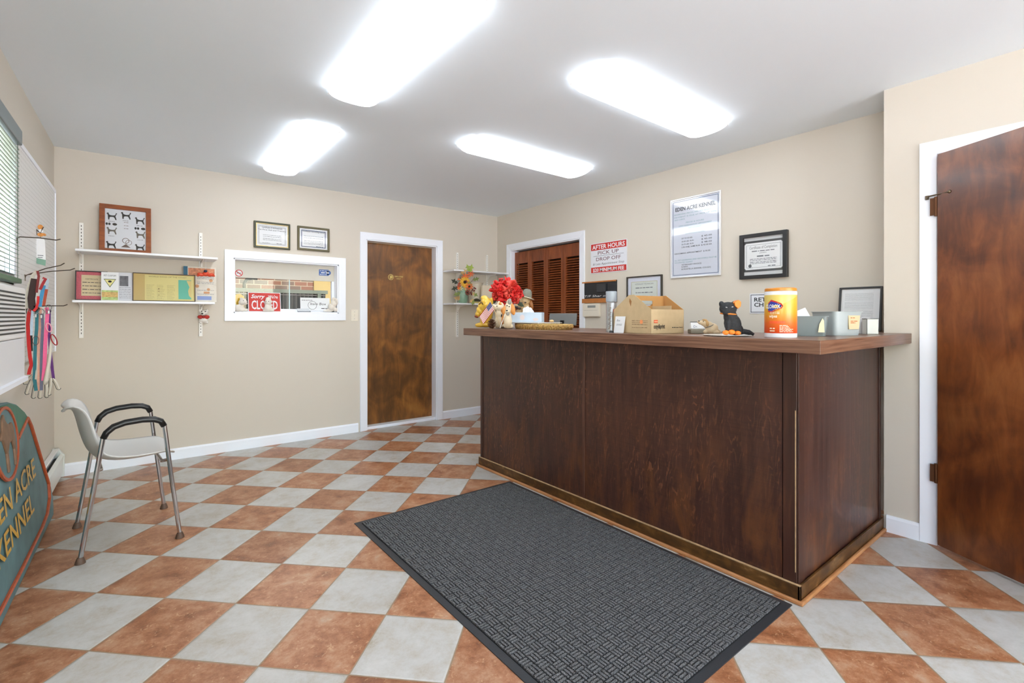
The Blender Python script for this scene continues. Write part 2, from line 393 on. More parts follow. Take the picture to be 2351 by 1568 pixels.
# baseboards
def bb(name, L, loc, rz, label=None):
    b = MB(); b.prismx([(0, 0), (-.014, 0), (-.014, .078), (-.008, .092), (0, .092)], 0, L)
    o = b.build(name, M_trim, loc=loc); o.rotation_euler = (0, 0, rz); return struct(o, label, None)
CW = .07                              # casing width
bb('baseboard_back_left', d1[0]-CW+.457-.02, (-.455, YB, 0), 0); bb('baseboard_back_right', XR-d1[1]-CW-.015, (d1[1]+CW, YB, 0), 0)
bb('baseboard_right', YJ-dN[1]-CW-.012, (XN, YJ-.012, 0), RZR)
bb('baseboard_left', 2.0, tuple(LO+LA*4.9), RZL)

# casings: an L-section ring without a bottom
def casing(name, x0, x1, z1, loc, rz, depth=.12, w=CW, th=.016, z0=0, four=False, label=None):
    b = MB()
    if four: b.ring(x0-w, x1+w, z0-w, z1+w, w, -th, 0)
    else:
        o = [(x0-w, z0), (x0-w, z1+w), (x1+w, z1+w), (x1+w, z0)]; i = [(x0, z0), (x0, z1), (x1, z1), (x1, z0)]
        vs = [(a, -th, c) for a, c in o]+[(a, -th*.6, c) for a, c in i]+[(a, 0, c) for a, c in o]+[(a, 0, c) for a, c in i]
        fs = []
        for k in range(3): fs += [(k, k+1, 5+k, 4+k), (k, 8+k, 9+k, k+1), (4+k, 5+k, 13+k, 12+k), (8+k, 12+k, 13+k, 9+k)]
        fs += [(0, 4, 12, 8), (3, 11, 15, 7)]; b.add(vs, fs)
    # jamb lining
    j = .012
    b.box(x0, x0+j, -.002, depth, z0, z1); b.box(x1-j, x1, -.002, depth, z0, z1); b.box(x0, x1, -.002, depth, z1-j, z1)
    if four: b.box(x0, x1, -.002, depth, z0, z0+j)
    o = b.build(name, M_trim, bevel=.002, loc=loc); o.rotation_euler = (0, 0, rz)
    return o
# wood materials
W_door = wood('mottled_brown_door', [(.26, (58, 36, 18)), (.42, (98, 62, 28)), (.52, (126, 80, 34)), (.62, (150, 98, 42)), (.8, (170, 118, 58))], grain=(16, 16, 3.2), rough=.34, coat=.25, blotch=.55, bsize=3.4, bump=.08)
W_door2 = wood('mottled_red_brown_door', [(.25, (50, 24, 12)), (.42, (92, 46, 20)), (.52, (120, 64, 28)), (.64, (142, 84, 42)), (.8, (150, 98, 62))], grain=(16, 16, 4), rough=.3, coat=.3, blotch=.55, bsize=3.0, bump=.08)
# door_1
D1 = thing('door_1', 'brown wooden door in the back wall', 'door', (d1[0], YB, 0)); D1['kind'] = 'structure'
w1 = d1[1]-d1[0]
c = casing('door_casing', 0, w1, 2.0, (0, 0, 0), 0); c.parent = D1
MB().box(.014, w1-.014, .095, .119, .035, 1.984).build('door_leaf', W_door, D1, bevel=.002)
MB().box(.0, w1, .02, .13, .0, .03).build('threshold', M_trim, D1, bevel=.003)
b = MB(); ex, ez = .315, 1.625
b.annulus(ex, ez, .032, .026, .0945, .0015); b.disc(ex+.004, ez+.002, .017, .0945, .0015); b.box(ex-.012, ex, .0925, .0945, ez-.018, ez+.004)
b.text('EMPLOYEES', ex+.045, ez+.004, .014, .10, 'L', y=.0945, bold=.02); b.text('ONLY', ex+.065, ez-.02, .014, .055, 'L', y=.0945, bold=.02)
b.build('door_lettering', mat('gold_decal', (205, 182, 110), .4, .3), D1)
MB().lathe([(.0, 0), (.012, 0), (.012, .03), (.026, .045), (.026, .06), (.0, .07)], 20, M=Matrix.Translation((.075, .095, .95)) @ Matrix.Rotation(pi/2, 4, 'X')).build('door_knob', mat('aged_brass', (150, 118, 60), .3, 1), D1, smooth=True) if False else None
# closet with four louvred bifold panels
W_louv = wood('louvre_stain', [(.3, (96, 44, 16)), (.5, (132, 66, 28)), (.7, (158, 86, 42))], grain=(14, 14, 3), rough=.4, blotch=.3, bump=.05)
D3 = thing('door_2', 'louvred brown bifold closet doors', 'door', (XR, cl[0], 0), RZR); D3['kind'] = 'structure'
wc = cl[0]-cl[1]
c = casing('door_casing', 0, wc, 2.0, (0, 0, 0), 0); c.parent = D3
pwid = (wc-.03)/4
for k in range(4):
    x0 = .015+k*pwid; x1 = x0+pwid-.004; yy = .05
    f = MB(); sw = .035
    f.box(x0, x0+sw, yy, yy+.028, .02, 1.97); f.box(x1-sw, x1, yy, yy+.028, .02, 1.97)
    for z0, z1 in ((.02, .14), (.95, 1.03), (1.83, 1.97)): f.box(x0+sw, x1-sw, yy, yy+.028, z0, z1)
    p = f.build('bifold_panel', W_louv, D3, bevel=.002)
    f = MB()
    for za, zb in ((.145, .945), (1.035, 1.825)):
        z = za
        while z < zb-.01:
            f.prismx([(yy+.001, z+.006), (yy+.001, z+.001), (yy+.005, z), (yy+.026, z+.016), (yy+.024, z+.022)], x0+sw, x1-sw); z += .0262
    f.build('louvre_slats', W_louv, p)
MB().box(-.1, 1.4, .125, .6, -.01, 2.3).build('closet_shade_box', mat('closet_shade', (46, 36, 30), .9), D3)  # solid box; the closet's shade is put into its dark colour
# right near door, standing open into the room
D2 = thing('door_3', 'red-brown flush door standing ajar at right', 'door', (XN, dN[1], 0), RZR); D2['kind'] = 'structure'
c = casing('door_casing', 0, dN[1]-dN[0], 2.035, (0, 0, 0), 0); c.parent = D2
leaf = bpy.data.objects.new('door_leaf', None)
b = MB(); b.box(0, .81, 0, .035, .015, 2.025); o = b.build('door_leaf', W_door2, D2, bevel=.002); o.location = (.006, -.036, 0); o.rotation_euler = (0, 0, -radians(29.3))
bpy.data.objects.remove(leaf)
M_hinge = mat('rusty_bronze', (96, 62, 40), .45, .7)
for z in (1.71, .33):
    b = MB(); b.lathe([(.008, 0), (.008, .1)], 12, z=z); b.box(-.024, 0, -.003, .0, z+.005, z+.095)
    b.build('hinge', M_hinge, D2, smooth=True).location = (.0, -.026, 0)
b = MB(); z = 1.815
b.tube([(-.035, -.02, z-.01), (-.03, -.028, z+.002), (.03, -.045, z+.004), (.055, -.062, z+.004)], .004); b.ell((.058, -.066, z+.004), .009); b.box(-.045, -.03, -.022, -.012, z-.012, z+.008)
b.build('hook_latch', mat('tarnished_metal', (120, 106, 88), .35, .9), D2, smooth=True)
MB().box(XN+.13, XN+.15, -.9, .7, 0, ZC).build('hall_light_block', M_wall)['kind'] = 'structure'  # added panel behind the door opening, blocks outside light
# ================================================================ CEILING LAMPS
M_lamp = emis('lit_diffuser', (243, 249, 255), LAMP)
def lamp(x0, x1, y0, y1, label):
    L = max(x1-x0, y1-y0); w = min(x1-x0, y1-y0); alongx = (x1-x0) > (y1-y0)
    t = thing('ceiling_light', label, 'ceiling light', ((x0+x1)/2, (y0+y1)/2, ZC), 0 if alongx else pi/2, 'wraparound ceiling lights')
    MB().box(-L/2+.01, L/2-.01, -w/2+.012, w/2-.012, -.022, -.0005).build('lamp_base', M_white, t)
    b = MB(); N = 28; K = 14; g = []
    for i in range(N+1):
        u = -1+2*i/N; x = u*L/2; e = min(1, (1-abs(u))*L/2/.085); dep = .012+.046*(math.sin(e*pi/2)**.8 if e > 0 else 0); ww = w/2*(.86+.14*math.sin(e*pi/2))
        row = []
        for k in range(K+1):
            a = pi*k/K; cx_ = cos(a); row.append((x, ww*(abs(cx_)**.75)*(1 if cx_ > 0 else -1), -.008-dep*(sin(a)**.7)))
        g.append(row)
    vs = [p for r in g for p in r]; fs = [(i*(K+1)+k, i*(K+1)+k+1, (i+1)*(K+1)+k+1, (i+1)*(K+1)+k) for i in range(N) for k in range(K)]
    fs += [list(range(K+1)), list(range(N*(K+1)+K, N*(K+1)-1, -1))]; b.add(vs, fs)
    b.build('diffuser', M_lamp, t, smooth=True)
lamp(.84, 1.11, 1.53, 2.75, 'long lit ceiling light running out of the top of the picture')
lamp(.85, 1.11, 3.25, 4.48, 'lit ceiling light over the two white wall shelves, far left one')
lamp(1.86, 3.06, 2.77, 3.03, 'thin lit ceiling light nearest the louvred closet doors')
lamp(1.82, 3.04, 1.57, 1.84, 'lit ceiling light nearest the right wall above the price board')
for q, (xa, xb, ya, yb) in enumerate(((1.82, 3.04, -1.25, -.98), (.84, 1.11, -1.2, .02), (1.82, 3.04, -3.4, -3.13), (.84, 1.11, -3.9, -2.7))):  # fill lights added behind the camera to even out the room
    lamp(xa, xb, ya, yb, ('added ceiling light outside the picture over the right-hand door', 'added ceiling light outside the picture just behind the viewer', 'added crosswise ceiling light outside the picture near the front window', 'added lengthwise ceiling light outside the picture near the front window')[q])

# ================================================================ RECEPTION COUNTER
def panel_mat():
    m, n, l, b = nm('dark_rustic_panel')
    tc = n.new('ShaderNodeTexCoord')
    def nz(scale, det, vs, dist=0, ro=.6):
        mp = n.new('ShaderNodeMapping'); mp.inputs['Scale'].default_value = vs; l.new(tc.outputs['Object'], mp.inputs[0])
        t = n.new('ShaderNodeTexNoise'); t.inputs['Scale'].default_value = scale; t.inputs['Detail'].default_value = det; t.inputs['Distortion'].default_value = dist; t.inputs['Roughness'].default_value = ro
        l.new(mp.outputs[0], t.inputs['Vector']); return t.outputs[0]
    base = nz(1, 7, (30, 30, 1.6), .4); big = nz(1.6, 3, (1, 1, .7), .8)
    mp = n.new('ShaderNodeMapping'); mp.inputs['Scale'].default_value = (1, 1, .28); l.new(tc.outputs['Object'], mp.inputs[0])
    w = n.new('ShaderNodeTexWave'); w.wave_type = 'BANDS'; w.bands_direction = 'DIAGONAL'; w.inputs['Scale'].default_value = 20; w.inputs['Distortion'].default_value = 22; w.inputs['Detail'].default_value = 3; w.inputs['Detail Scale'].default_value = .9; w.inputs['Detail Roughness'].default_value = .5
    l.new(mp.outputs[0], w.inputs['Vector'])
    r = ramp(n, [(.2, (34, 20, 15)), (.42, (56, 32, 25)), (.58, (72, 43, 33)), (.78, (94, 56, 38))])
    mx = n.new('ShaderNodeMix'); mx.inputs[0].default_value = .45; l.new(base, mx.inputs[2]); l.new(big, mx.inputs[3]); l.new(mx.outputs[0], r.inputs[0])
    # cathedral grain lines
    lr = ramp(n, [(.7, (0, 0, 0)), (.95, (255, 255, 255))]); l.new(w.outputs[1], lr.inputs[0])
    msk = ramp(n, [(.42, (0, 0, 0)), (.62, (255, 255, 255))]); l.new(nz(2.3, 4, (1, 1, .8), 1), msk.inputs[0])
    a = n.new('ShaderNodeMath'); a.operation = 'MULTIPLY'; l.new(lr.outputs[0], a.inputs[0]); l.new(msk.outputs[0], a.inputs[1])
    brk = nz(1, 5, (60, 60, 6), 0, .7); br = ramp(n, [(.45, (0, 0, 0)), (.6, (255, 255, 255))]); l.new(brk, br.inputs[0])
    a1 = n.new('ShaderNodeMath'); a1.operation = 'MULTIPLY'; l.new(a.outputs[0], a1.inputs[0]); l.new(br.outputs[0], a1.inputs[1])
    a2 = n.new('ShaderNodeMath'); a2.operation = 'MULTIPLY'; a2.inputs[1].default_value = .85; l.new(a1.outputs[0], a2.inputs[0])
    c1 = n.new('ShaderNodeMix'); c1.data_type = 'RGBA'; l.new(a2.outputs[0], c1.inputs[0]); l.new(r.outputs[0], c1.inputs[6]); c1.inputs[7].default_value = lin((124, 78, 52))
    # fine saw marks
    saw = nz(1, 3, (2, 2, 150), .1); sr = ramp(n, [(.52, (255, 255, 255)), (.6, (190, 190, 190)), (.62, (255, 255, 255))]); l.new(saw, sr.inputs[0])
    c2 = n.new('ShaderNodeMix'); c2.data_type = 'RGBA'; c2.blend_type = 'MULTIPLY'; c2.inputs[0].default_value = .5; l.new(c1.outputs[2], c2.inputs[6]); l.new(sr.outputs[0], c2.inputs[7])
    # chips
    ch = nz(110, 2, (1, 1, 1)); cr = ramp(n, [(.76, (0, 0, 0)), (.78, (255, 255, 255))]); l.new(ch, cr.inputs[0])
    cm = n.new('ShaderNodeMath'); cm.operation = 'MULTIPLY'; l.new(cr.outputs[0], cm.inputs[0]); l.new(msk.outputs[0], cm.inputs[1])
    c3 = n.new('ShaderNodeMix'); c3.data_type = 'RGBA'; l.new(cm.outputs[0], c3.inputs[0]); l.new(c2.outputs[2], c3.inputs[6]); c3.inputs[7].default_value = lin((176, 130, 84))
    # warm rubbed wear on the lower half, in patches
    spz = n.new('ShaderNodeSeparateXYZ'); l.new(tc.outputs['Object'], spz.inputs[0]); wr = n.new('ShaderNodeMapRange'); wr.inputs[1].default_value = .75; wr.inputs[2].default_value = .2; l.new(spz.outputs[2], wr.inputs[0])
    wz = ramp(n, [(.48, (0, 0, 0)), (.66, (255, 255, 255))]); l.new(nz(1, 7, (9, 9, 2.6), .6, .7), wz.inputs[0]); wm = n.new('ShaderNodeMath'); wm.operation = 'MULTIPLY'; l.new(wr.outputs[0], wm.inputs[0]); l.new(wz.outputs[0], wm.inputs[1]); wm2 = n.new('ShaderNodeMath'); wm2.operation = 'MULTIPLY'; wm2.inputs[1].default_value = .5; l.new(wm.outputs[0], wm2.inputs[0])
    c4 = n.new('ShaderNodeMix'); c4.data_type = 'RGBA'; l.new(wm2.outputs[0], c4.inputs[0]); l.new(c3.outputs[2], c4.inputs[6]); c4.inputs[7].default_value = lin((122, 72, 34))
    l.new(c4.outputs[2], b.inputs['Base Color']); b.inputs['Roughness'].default_value = .38
    bp = n.new('ShaderNodeBump'); bp.inputs['Strength'].default_value = .35; bp.inputs['Distance'].default_value = .004; l.new(base, bp.inputs['Height']); l.new(bp.outputs[0], b.inputs['Normal'])
    return m
M_panel = panel_mat()
M_batten = wood('dark_batten', [(.3, (38, 20, 14)), (.55, (62, 34, 24)), (.75, (92, 56, 36))], grain=(30, 30, 2), rough=.4, blotch=.3)
M_plinth = wood('worn_plinth', [(.3, (44, 26, 10)), (.48, (76, 48, 18)), (.6, (104, 70, 32)), (.72, (166, 130, 84))], grain=(10, 10, 30), rough=.45, blotch=.5, bsize=9)
M_worn = mat('worn_edge', (176, 146, 108), .7, var=.3, vs=40)
M_seam = wood('brown_batten', [(.3, (58, 34, 24)), (.55, (88, 54, 40)), (.75, (112, 72, 52))], grain=(30, 30, 2), rough=.4, blotch=.3)
M_shoe = wood('honey_shoe_strip', [(.3, (150, 96, 54)), (.6, (190, 134, 86)), (.8, (206, 154, 104))], grain=(6, 6, 30), rough=.4, blotch=.3)
M_top = wood('walnut_laminate', [(.28, (78, 52, 40)), (.5, (108, 76, 58)), (.7, (134, 100, 80))], grain=(3, 3, 90), rough=.28, blotch=.25, bump=.02, bsize=5)
def lam_mat():
    # laminate: grain runs along the length of each side
    m, n, l, b = nm('walnut_laminate_edge')
    tc = n.new('ShaderNodeTexCoord'); mp = n.new('ShaderNodeMapping'); mp.inputs['Scale'].default_value = (4, 4, 120); l.new(tc.outputs['Object'], mp.inputs[0])
    t = n.new('ShaderNodeTexNoise'); t.inputs['Scale'].default_value = 1; t.inputs['Detail'].default_value = 6; t.inputs['Distortion'].default_value = .3; l.new(mp.outputs[0], t.inputs['Vector'])
    r = ramp(n, [(.3, (86, 56, 42)), (.5, (114, 80, 62)), (.7, (136, 102, 82))]); l.new(t.outputs[0], r.inputs[0]); l.new(r.outputs[0], b.inputs['Base Color']); b.inputs['Roughness'].default_value = .3
    return m
FX, EY, LY, TT = 2.185, .845, 3.17, 1.047          # front face x, end face y, left end y, underside of the top
K = thing('reception_counter', 'dark brown rustic wood reception counter standing beside the grey floor mat', 'counter', (FX, EY, 0))
def kb(): return MB()
seam = hx(1340, 0, FX)[1]-EY
MB().box(0, .012, .06, seam-.008, .0, TT).build('front_panel', M_panel, K)
MB().box(0, .012, seam+.006, LY-EY-.02, .0, TT).build('front_panel', M_panel, K)
MB().box(.02, XN-FX-.004, 0, .012, 0, TT).build('end_panel', M_panel, K)
MB().box(0, .42, LY-EY-.012, LY-EY, 0, TT).build('end_panel', M_panel, K)
MB().box(.40, .42, .5, LY-EY-.012, 0, TT).build('rear_panel', M_panel, K)
b = MB(); b.box(-.006, .014, 0, .055, 0, TT); b.box(.0, .055, -.006, .0, 0, TT); b.build('corner_board', M_batten, K, bevel=.002)
MB().box(-.006, .012, seam-.010, seam+.006, 0, TT).build('seam_batten', M_seam, K, bevel=.0015)
MB().box(-.006, .012, LY-EY-.02, LY-EY+.004, 0, TT).build('seam_batten', M_batten, K, bevel=.0015)
MB().box(XN-FX-.03, XN-FX-.004, -.006, .0, 0, TT).build('seam_batten', M_batten, K, bevel=.0015)
b = MB(); b.box(-.018, -.004, -.018, LY-EY+.014, 0, .072); b.build('plinth', M_plinth, K, bevel=.003)
b = MB(); b.box(-.018, XN-FX-.004, -.018, -.006, 0, .072); b.build('plinth', M_plinth, K, bevel=.003)
b = MB(); b.box(-.0175, -.0045, -.017, LY-EY+.014, .0722, .0745); b.build('worn_top_edge', M_worn, K, label='pale worn upper edge')
b = MB(); b.box(-.034, -.018, -.034, LY-EY+.03, 0, .018); b.box(-.018, XN-FX-.004, -.034, -.018, 0, .018); b.build('shoe_strip', M_shoe, K, bevel=.006, seg=3, label='light honey-coloured strip at the floor')
MB().box(-.0066, -.0058, .003, .0065, .12, TT-.25).build('chipped_edge', M_worn, K)
tx0, ty0, tx1, ty1 = 2.03, .705, 2.80, 3.19
TOP = MB().prismz([(tx0, ty0), (XN-.003, ty0), (XN-.003, YJ), (XR-.003, YJ), (XR-.003, 1.26), (tx1, 1.26), (tx1, ty1), (tx0, ty1)], TT, 1.10).build('countertop', lam_mat(), bevel=.0015)
tag(TOP, 'brown wood-look laminate top of the reception counter', 'countertop')

# ================================================================ FLOOR MAT
M_rub = mat('black_rubber', (44, 46, 50), .5, bump=.3, bs=400)
def carpet():
    m, n, l, b = nm('charcoal_carpet')
    tc = n.new('ShaderNodeTexCoord'); t = n.new('ShaderNodeTexNoise'); t.inputs['Scale'].default_value = 420; t.inputs['Detail'].default_value = 3; l.new(tc.outputs['Object'], t.inputs['Vector'])
    r = ramp(n, [(.34, (44, 44, 45)), (.5, (92, 92, 93)), (.66, (156, 156, 157))]); l.new(t.outputs[0], r.inputs[0]); l.new(r.outputs[0], b.inputs['Base Color'])
    b.inputs['Roughness'].default_value = .95; b.inputs['Specular IOR Level'].default_value = .1
    bp = n.new('ShaderNodeBump'); bp.inputs['Strength'].default_value = .8; bp.inputs['Distance'].default_value = .003; l.new(t.outputs[0], bp.inputs['Height']); l.new(bp.outputs[0], b.inputs['Normal']); return m
M_carp = carpet()
mx0, mx1, my0, my1 = 1.0, 2.135, .845, 2.735
mt = thing('floor_mat', 'large charcoal entrance mat with a woven ribbed pattern in front of the counter', 'mat', (mx0, my0, 0))
mw, ml = mx1-mx0, my1-my0
b = MB(); b.prismz([(0, 0), (mw, 0), (mw, ml), (0, ml)], .0, .004); b.build('rubber_edge', M_rub, mt, label='smooth black rubber border')
e = .032; MB().box(e, mw-e, e, ml-e, .004, .0062).build('carpet_base', mat('charcoal_backing', (15, 15, 16), .95), mt)
b = MB(); cs = .0405; nx = int((mw-2*e)/cs); ny = int((ml-2*e)/cs); cx_ = (mw-2*e)/nx; cy_ = (ml-2*e)/ny; g_ = .0031
for i in range(nx):
    for j in range(ny):
        x0, y0 = e+i*cx_, e+j*cy_
        for k in range(3):
            if (i+j) % 2: b.box(x0+g_, x0+cx_-g_, y0+cy_*k/3+g_*.9, y0+cy_*(k+1)/3-g_*.9, .006, .0115)
            else: b.box(x0+cx_*k/3+g_*.9, x0+cx_*(k+1)/3-g_*.9, y0+g_, y0+cy_-g_, .006, .0115)
b.norecalc = 1
b.build('ribbed_pile', M_carp, mt)['kind'] = 'stuff'

# ================================================================ ARMCHAIR AT LEFT
M_shell = mat('pale_grey_shell', (206, 205, 202), .38)
ch = thing('armchair', 'pale grey plastic shell chair with chrome legs and black arms', 'chair', (-.023, 3.40, 0), radians(5))
prof = [(-.262, .712), (-.252, .727), (-.230, .731), (-.212, .712), (-.200, .665), (-.190, .61), (-.178, .56), (-.163, .51), (-.138, .472), (-.095, .449), (-.03, .438), (.05, .438), (.11, .444), (.15, .448), (.178, .443), (.19, .430)]
hw = [.10, .135, .158, .178, .196, .206, .215, .222, .228, .23, .232, .232, .226, .214, .195, .15]
b = MB(); N = len(prof); Kc = 16; vs = []
for i, (x, z) in enumerate(prof):
    a, c_ = prof[max(i-1, 0)], prof[min(i+1, N-1)]; tx_, tz_ = c_[0]-a[0], c_[1]-a[1]; L = math.hypot(tx_, tz_); nxn, nzn = -tz_/L, tx_/L     # normal toward the sitter
    for k in range(Kc+1):
        v = -1+2*k/Kc; lift = (.008, .012, .02, .034, .044, .045, .045, .045, .041, .037, .033, .029, .025, .02, .015, .01)[i]*abs(v)**3.2 - .010*(1-v*v); vs.append((x+nxn*lift, v*hw[i], z+nzn*lift))
b.add(vs, [(i*(Kc+1)+k, i*(Kc+1)+k+1, (i+1)*(Kc+1)+k+1, (i+1)*(Kc+1)+k) for i in range(N-1) for k in range(Kc)])
def soli(th):
    def f(o): q = o.modifiers.new('solid', 'SOLIDIFY'); q.thickness = th; q.offset = 0
    return f
b.build('seat_shell', M_shell, ch, smooth='full', mods=(subd(1), soli(.006)))
for s in (-1, 1):
    arm = [(-.115, s*.262, .585), (-.103, s*.262, .612), (-.075, s*.262, .638), (-.03, s*.262, .652), (.04, s*.262, .657), (.09, s*.262, .652), (.118, s*.262, .638), (.132, s*.262, .610)]
    b = MB(); b.tube(arm, [.014, .015, .016, .016, .016, .016, .015, .014], 12); b.build('armrest', M_black, ch, smooth='full')
    for (xt, zt, xf) in ((-.115, .595, -.2), (.132, .62, .2)):
        b = MB(); b.tube([(xt, s*.262, zt), (xt+(xf-xt)*.5, s*.266, zt*.5), (xf, s*.272, .022)], .0105, 10); lg = b.build('leg', M_chrome, ch, smooth=True)
        MB().lathe([(.012, .03), (.016, .02), (.021, .004), (.021, 0)][::-1], 16, xf, s*.272).build('foot_glide', mat('worn_brown_rubber', (92, 70, 56), .6), lg, smooth=True)
for xx, zz, kx in ((-.12, .425, -.142), (.13, .418, .153)):
    b = MB(); b.tube([(kx, -.264, .43), (xx, -.2, zz-.006), (xx, .2, zz-.006), (kx, .264, .43)], .0085, 8); b.build('crossbar', M_chrome, ch, smooth=True)
# ================================================================ LEANING SIGN
M_sgrn = mat('weathered_teal_board', (88, 122, 126), .55, bump=.2, bs=40, var=.22, vs=9)
M_sdk = mat('dark_green_arch', (38, 104, 84), .5, var=.25, vs=11)
M_sor = mat('burnt_orange_trim', (176, 82, 46), .5, var=.2, vs=30)
M_gold = mat('faded_gold_paint', (206, 160, 58), .45, .15, var=.25, vs=30)
M_dogb = mat('carved_brown_dog', (118, 88, 66), .5, var=.3, vs=24)
ss = 1.83; p0 = lp(ss, .002, .075)
sg = thing('wooden_sign', 'large green and blue carved wooden kennel sign leaning at the lower left', 'sign', tuple(p0), 0, rot=Euler((radians(-5.2), 0, RZL)))
half = [(0, .80), (.16, .79), (.32, .755), (.46, .70), (.57, .635), (.66, .515), (.93, .16), (.95, .10), (.93, .04), (.90, 0)]
def outl(k=1.0, dz=0, inset=0):
    R_ = [(x*k, z) for x, z in half]; return R_
full = half+[(-x, z) for x, z in reversed(half) if x > 0]
MB().prism(full, -.028, 0).build('board', M_sgrn, sg, bevel=.004)
MB().prism([(x*.985, z*.99) for x, z in half[:5]]+[(.46, .64), (.24, .58), (.0, .56), (-.24, .58), (-.46, .64)]+[(-x*.985, z*.99) for x, z in reversed(half[1:5])], -.032, -.028).build('arch_panel', M_sdk, sg)
bor = [(.50, .62), (.57, .56), (.83, .21), (.80, .13), (.68, .075), (.5, .06), (0, .055)]
bor = [(.23, .60), (.50, .655), (.56, .60)]+bor[2:]
b = MB(); pth = bor+[(-x, z) for x, z in reversed(bor[:-1])]
b.tube([(x, -.033, z) for x, z in pth], .008, 6); b.build('border_line', M_sor, sg, smooth=True)
b = MB(); b.annulus(.0, .625, .215, .198, -.032, .008, k=.76); b.build('medallion_ring', M_sor, sg)
MB().disc(0, .625, .2, -.032, .003, rz=.152).build('medallion', M_sgrn, sg)
dog = [(-.12, .62), (-.09, .645), (-.06, .70), (-.03, .715), (-.02, .69), (.01, .665), (.06, .65), (.10, .655), (.125, .63), (.13, .56), (.12, .48), (.10, .44), (.085, .44), (.095, .52), (.07, .57), (.01, .565), (-.03, .53), (-.03, .46), (-.045, .44), (-.06, .44), (-.055, .53), (-.075, .57), (-.09, .60), (-.12, .605)]
MB().prism([(x*.95, .625+(z-.57)*.92) for x, z in dog], -.043, -.034).build('carved_dog', M_dogb, sg, bevel=.003)
b = MB(); b.text('EDEN ACRE', 0, .345, .10, 1.02, y=-.029, bold=.012, th=.006); b.text('KENNEL', 0, .20, .10, .74, y=-.029, bold=.012, th=.006); b.build('lettering', M_gold, sg)

# baseboard heater
ht = thing('baseboard_heater', 'white hot-water baseboard heater low on the left wall beside the sign', 'heater', tuple(lp(.77, .02, 0)), RZL)
L_ = .70
b = MB(); b.prismx([(-.004, 0), (-.004, .205), (-.03, .205), (-.034, .198), (-.010, .19), (-.010, 0)], 0, L_); b.build('back_plate', M_white, ht)
b = MB(); b.prismx([(-.060, .03), (-.062, .155), (-.046, .175), (-.043, .172), (-.057, .152), (-.056, .03)], .0, L_); b.build('front_cover', mat('aged_white_enamel', (224, 230, 226), .35), ht)
b = MB(); b.box(.01, L_-.01, -.052, -.012, .05, .14); b.build('fin_tube', mat('dark_fins', (40, 40, 42), .6, .5), ht)
for x in (0, L_-.03): MB().prismx([(0, 0), (-.064, 0), (-.066, .155), (-.05, .178), (-.034, .207), (0, .207)], x-.002, x+.032).build('end_cap', mat('aged_white_enamel', (224, 230, 226), .35), ht, bevel=.002)

# ================================================================ LEFT WINDOW, BLIND, AIR CONDITIONER, PEGBOARD
sw0, sw1, zw0, zw1 = win; WW = sw1-sw0
w2 = thing('window_1', 'window in the left wall behind a green slatted blind', 'window', tuple(lp(sw1, 0, 0)), RZL); w2['kind'] = 'structure'
b = MB(); b.ring(-.035, WW+.040, zw0-.0, zw1+.04, .037, -.034, 0); b.build('window_frame', M_trim, w2, bevel=.002)
b = MB(); b.ring(0, WW, zw0, zw1, .04, .05, .085); b.build('sash', M_trim, w2); MB().box(.04, WW-.04, .066, .070, zw0+.04, zw1-.04).build('pane', M_glass, w2)
M_bl = mat('sage_green_slat', (150, 162, 146), .45); M_blr = mat('grey_green_headrail', (122, 134, 136), .4)
ex = MB().box(-3.2, -3.0, 1.2, 5.4, -.05, 3.4).build('outdoor_light_block', mat('tan_light_block', (120, 112, 92), .9), None); ex['kind'] = 'structure'  # added panel outside the window, holds back bright daylight
bl = thing('venetian_blind', 'grey-green venetian blind hanging in the window at far left', 'blind', tuple(lp(sw1, 0, .0)), RZL)
MB().box(-.01, WW+.012, -.06, -.022, zw1-.03, zw1+.045).build('headrail', M_blr, bl, bevel=.006)
b = MB(); z = zw0+.03
while z < zw1-.035:
    b.prismx([(-.052, z), (-.05, z-.0012), (-.028, z+.007), (-.030, z+.009)], .0, WW); z += .0205
b.build('slats', M_bl, bl)
for x in (.12, WW/2, WW-.06): MB().tube([(x, -.054, zw1-.03), (x, -.054, zw0), (x, -.026, zw0), (x, -.026, zw1-.03)], .0012, 5).build('ladder_cord', mat('green_cord', (58, 84, 70), .7), bl)
MB().box(-.002, WW+.012, -.058, -.024, zw0-.008, zw0+.016).build('bottom_rail', mat('dark_green_rail', (60, 104, 78), .4), bl, bevel=.004)

sp0 = lw(128, 440, .035)[0]; zp1 = 2.075; zp0 = .945
pg = thing('pegboard', 'white pegboard panel fixed to the left wall beside the blind', 'pegboard', tuple(lp(sw0-.0405, 0, 0)), RZL)
PW = sw0-.0405-sp0
def pegm():
    m, n, l, b = nm('perforated_white_board'); tc = n.new('ShaderNodeTexCoord'); sp = n.new('ShaderNodeSeparateXYZ'); l.new(tc.outputs['Object'], sp.inputs[0])
    def mm(op, a, b_):
        q = n.new('ShaderNodeMath'); q.operation = op
        for i, v in enumerate((a, b_)):
            if isinstance(v, (int, float)): q.inputs[i].default_value = v
            elif v is not None: l.new(v, q.inputs[i])
        return q.outputs[0]
    fx = mm('SUBTRACT', mm('FRACT', mm('DIVIDE', sp.outputs[0], .0254), 0), .5); fz = mm('SUBTRACT', mm('FRACT', mm('DIVIDE', sp.outputs[2], .0254), 0), .5)
    r = mm('SQRT', mm('ADD', mm('MULTIPLY', fx, fx), mm('MULTIPLY', fz, fz)), 0); hole = mm('LESS_THAN', r, .11)
    mx = n.new('ShaderNodeMix'); mx.data_type = 'RGBA'; l.new(hole, mx.inputs[0]); mx.inputs[6].default_value = lin((226, 226, 224)); mx.inputs[7].default_value = lin((120, 118, 114)); l.new(mx.outputs[2], b.inputs['Base Color']); b.inputs['Roughness'].default_value = .4
    return m
